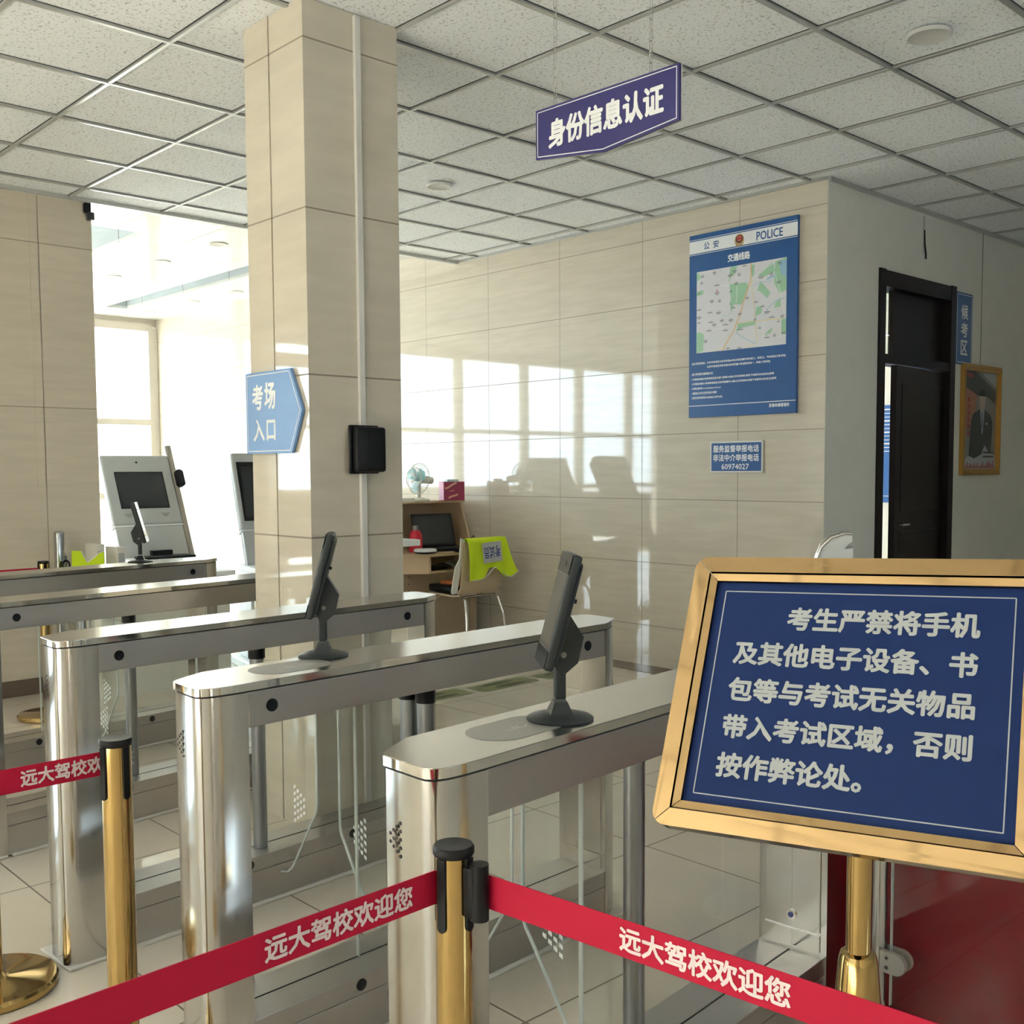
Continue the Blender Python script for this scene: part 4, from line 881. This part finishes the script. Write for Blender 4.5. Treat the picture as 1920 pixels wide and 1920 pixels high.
for s in (-1, 1):
    b = B(); y = s*.17
    tube(b, [(.07, y*1.25, .01), (.03, y*1.1, .30), (.0, y, .41), (-.05, y*.96, .435), (-.28, y*.96, .435), (-.33, y, .41), (-.36, y*1.12, .30), (-.38, y*1.25, .01)], .011, 10); obj('leg', b, m_chrome, t, 60)
b = B(); cyl(b, (-.05, -.165, .43), (-.05, .165, .43), .009); cyl(b, (-.28, -.165, .43), (-.28, .165, .43), .009); obj('stretcher', b, m_chrome, t, 40)
# safety vest over the chair back
t = thing('safety_vest', 'bright yellow safety vest with reflective patch draped over the chair back', 'vest', (-5.885, 5.25, 0))
def vest_low(u): return .565+.0*u+ (.085*math.exp(-((u-.52)/.17)**2)) + (.045 if u > .85 else 0)*(u-.85)/.15
b = B(); nu, nv = 26, 14; g = []
for i in range(nu+1):
    u = i/nu; row = []
    for j in range(nv+1):
        v = j/nv; zt, zl = .868-.006*math.sin(6*u), vest_low(u)
        z = zt+(zl-zt)*v; wid = .19+.05*v*v; y = -.01+(u-.5)*2*wid+.02*v
        x = .030+.012*math.sin(u*19+v*2)*v+.03*v*v*(abs(u-.5)*2)-.35*y*y*(1-v*.6)-.018*(1-v)**8
        row.append(b.verts.new((x, y, z)))
    g.append(row)
for i in range(nu):
    for j in range(nv): b.faces.new((g[i][j], g[i+1][j], g[i+1][j+1], g[i][j+1]))
for j0, dz in ((0, 1),):                                   # the half lying over the top and down the front of the back
    h = [[b.verts.new((-.045-.018*k, (i/nu-.5)*.36-.01, .872-.01*k-.045*k*k)) for k in range(3)] for i in range(nu+1)]
    for i in range(nu):
        b.faces.new((g[i+1][0], g[i][0], h[i][0], h[i+1][0]))
        for k in range(2): b.faces.new((h[i+1][k], h[i][k], h[i][k+1], h[i+1][k+1]))
bmesh.ops.recalc_face_normals(b, faces=b.faces); bmesh.ops.solidify(b, geom=b.faces[:], thickness=.004); obj('fabric', b, m_vest, t, 60)
b = B(); tube(b, [v.co for v in []] or [(.037, -.20+.4*i/26*1.2, vest_low(i/26)) for i in range(27)], .004, 6); obj('hem', b, m_ink, t, 60)
b = B(); Mp = frame_M((.050, -.085, .685), (.0, 1, .06), (-.06, 0, 1)); poly(b, [(0, 0), (.19, 0), (.19, .15), (0, .15)], Mp, .0); pt = flat('patch', b, m_reflect, t)
b = B(); letters(b, '考试员', .014, .03, .176, .12, Mp, .010, .0012, True); flat('patch_lettering', b, m_navy, pt)
b = B(); prism(b, [(-.25, .875), (-.215, .86), (-.235, .70), (-.26, .62), (-.285, .47), (-.325, .465), (-.335, .48), (-.30, .66), (-.26, .72)], .0, .012, M4=frame_M((-.03, .03, 0), (.12, 1, 0), (0, 0, 1))); obj('strap', b, m_offw, t)
# ================================================================== WHITE MACHINE NEAR THE CORRIDOR CORNER
t = thing('water_dispenser', 'white machine with curved chrome-edged top behind the gold-framed notice', 'machine', (-3.06, 5.28, 0), math.radians(32))
pr = [(.10, 0), (.10, .94), (.055, .935), (.075, .96), (.095, .975), (.095, 1.012), (.06, 1.015), (-.01, .99), (-.06, .94), (-.085, .87), (-.09, .80), (-.09, 0)]
b = B(); prism(b, pr, -.11, .11, M4=frame_M((0, 0, 0), (1, 0, 0), (0, 0, 1))); obj('housing', b, m_kiosk2, t)
b = B(); tube(b, [(p[0]-.003, -.112, p[1]+.004) for p in pr[5:11]], .008, 8); tube(b, [(p[0]-.003, .112, p[1]+.004) for p in pr[5:11]], .008, 8); obj('chrome_edge', b, m_chrome, t, 60)
b = B(); Mf = [(p[0]-.006, p[1]+.006) for p in pr[5:12]]
for (a, c) in zip(Mf, Mf[1:]): b.faces.new([b.verts.new(q) for q in ((a[0], -.108, a[1]), (c[0], -.108, c[1]), (c[0], .108, c[1]), (a[0], .108, a[1]))])
obj('top_cover', b, m_blackg, t)
# ================================================================== FLOOR DECALS
gdec = M('floor_decal_green', (.20, .21, .10), .35); gd2 = M('floor_decal_dark', (.05, .06, .03), .4)
for k, (x, y, l) in enumerate(((-4.98, 4.0, 'closest to the column'), (-4.97, 4.56, 'middle one of the three'), (-4.97, 5.12, 'closest to the tiled wall'))):
    t = thing('floor_decal', 'olive floor sticker with dark footprint marks, '+l, 'floor sticker', (x, y, .0), math.radians(3), 'footprint stickers on the floor')
    b = B(); prism(b, rrect(-.095, -.255, .095, .255, .03), .0004, .0016); obj('sticker', b, gdec, t)
    b = B()
    for s in (-1, 1): poly(b, [(s*.042+.026*math.cos(a), .02*s+.14*math.sin(a)*(1+.12*math.cos(a))) for a in [2*PI*i/20 for i in range(20)]], Matrix.Identity(4), .0022)
    flat('footprint', b, gd2, t)
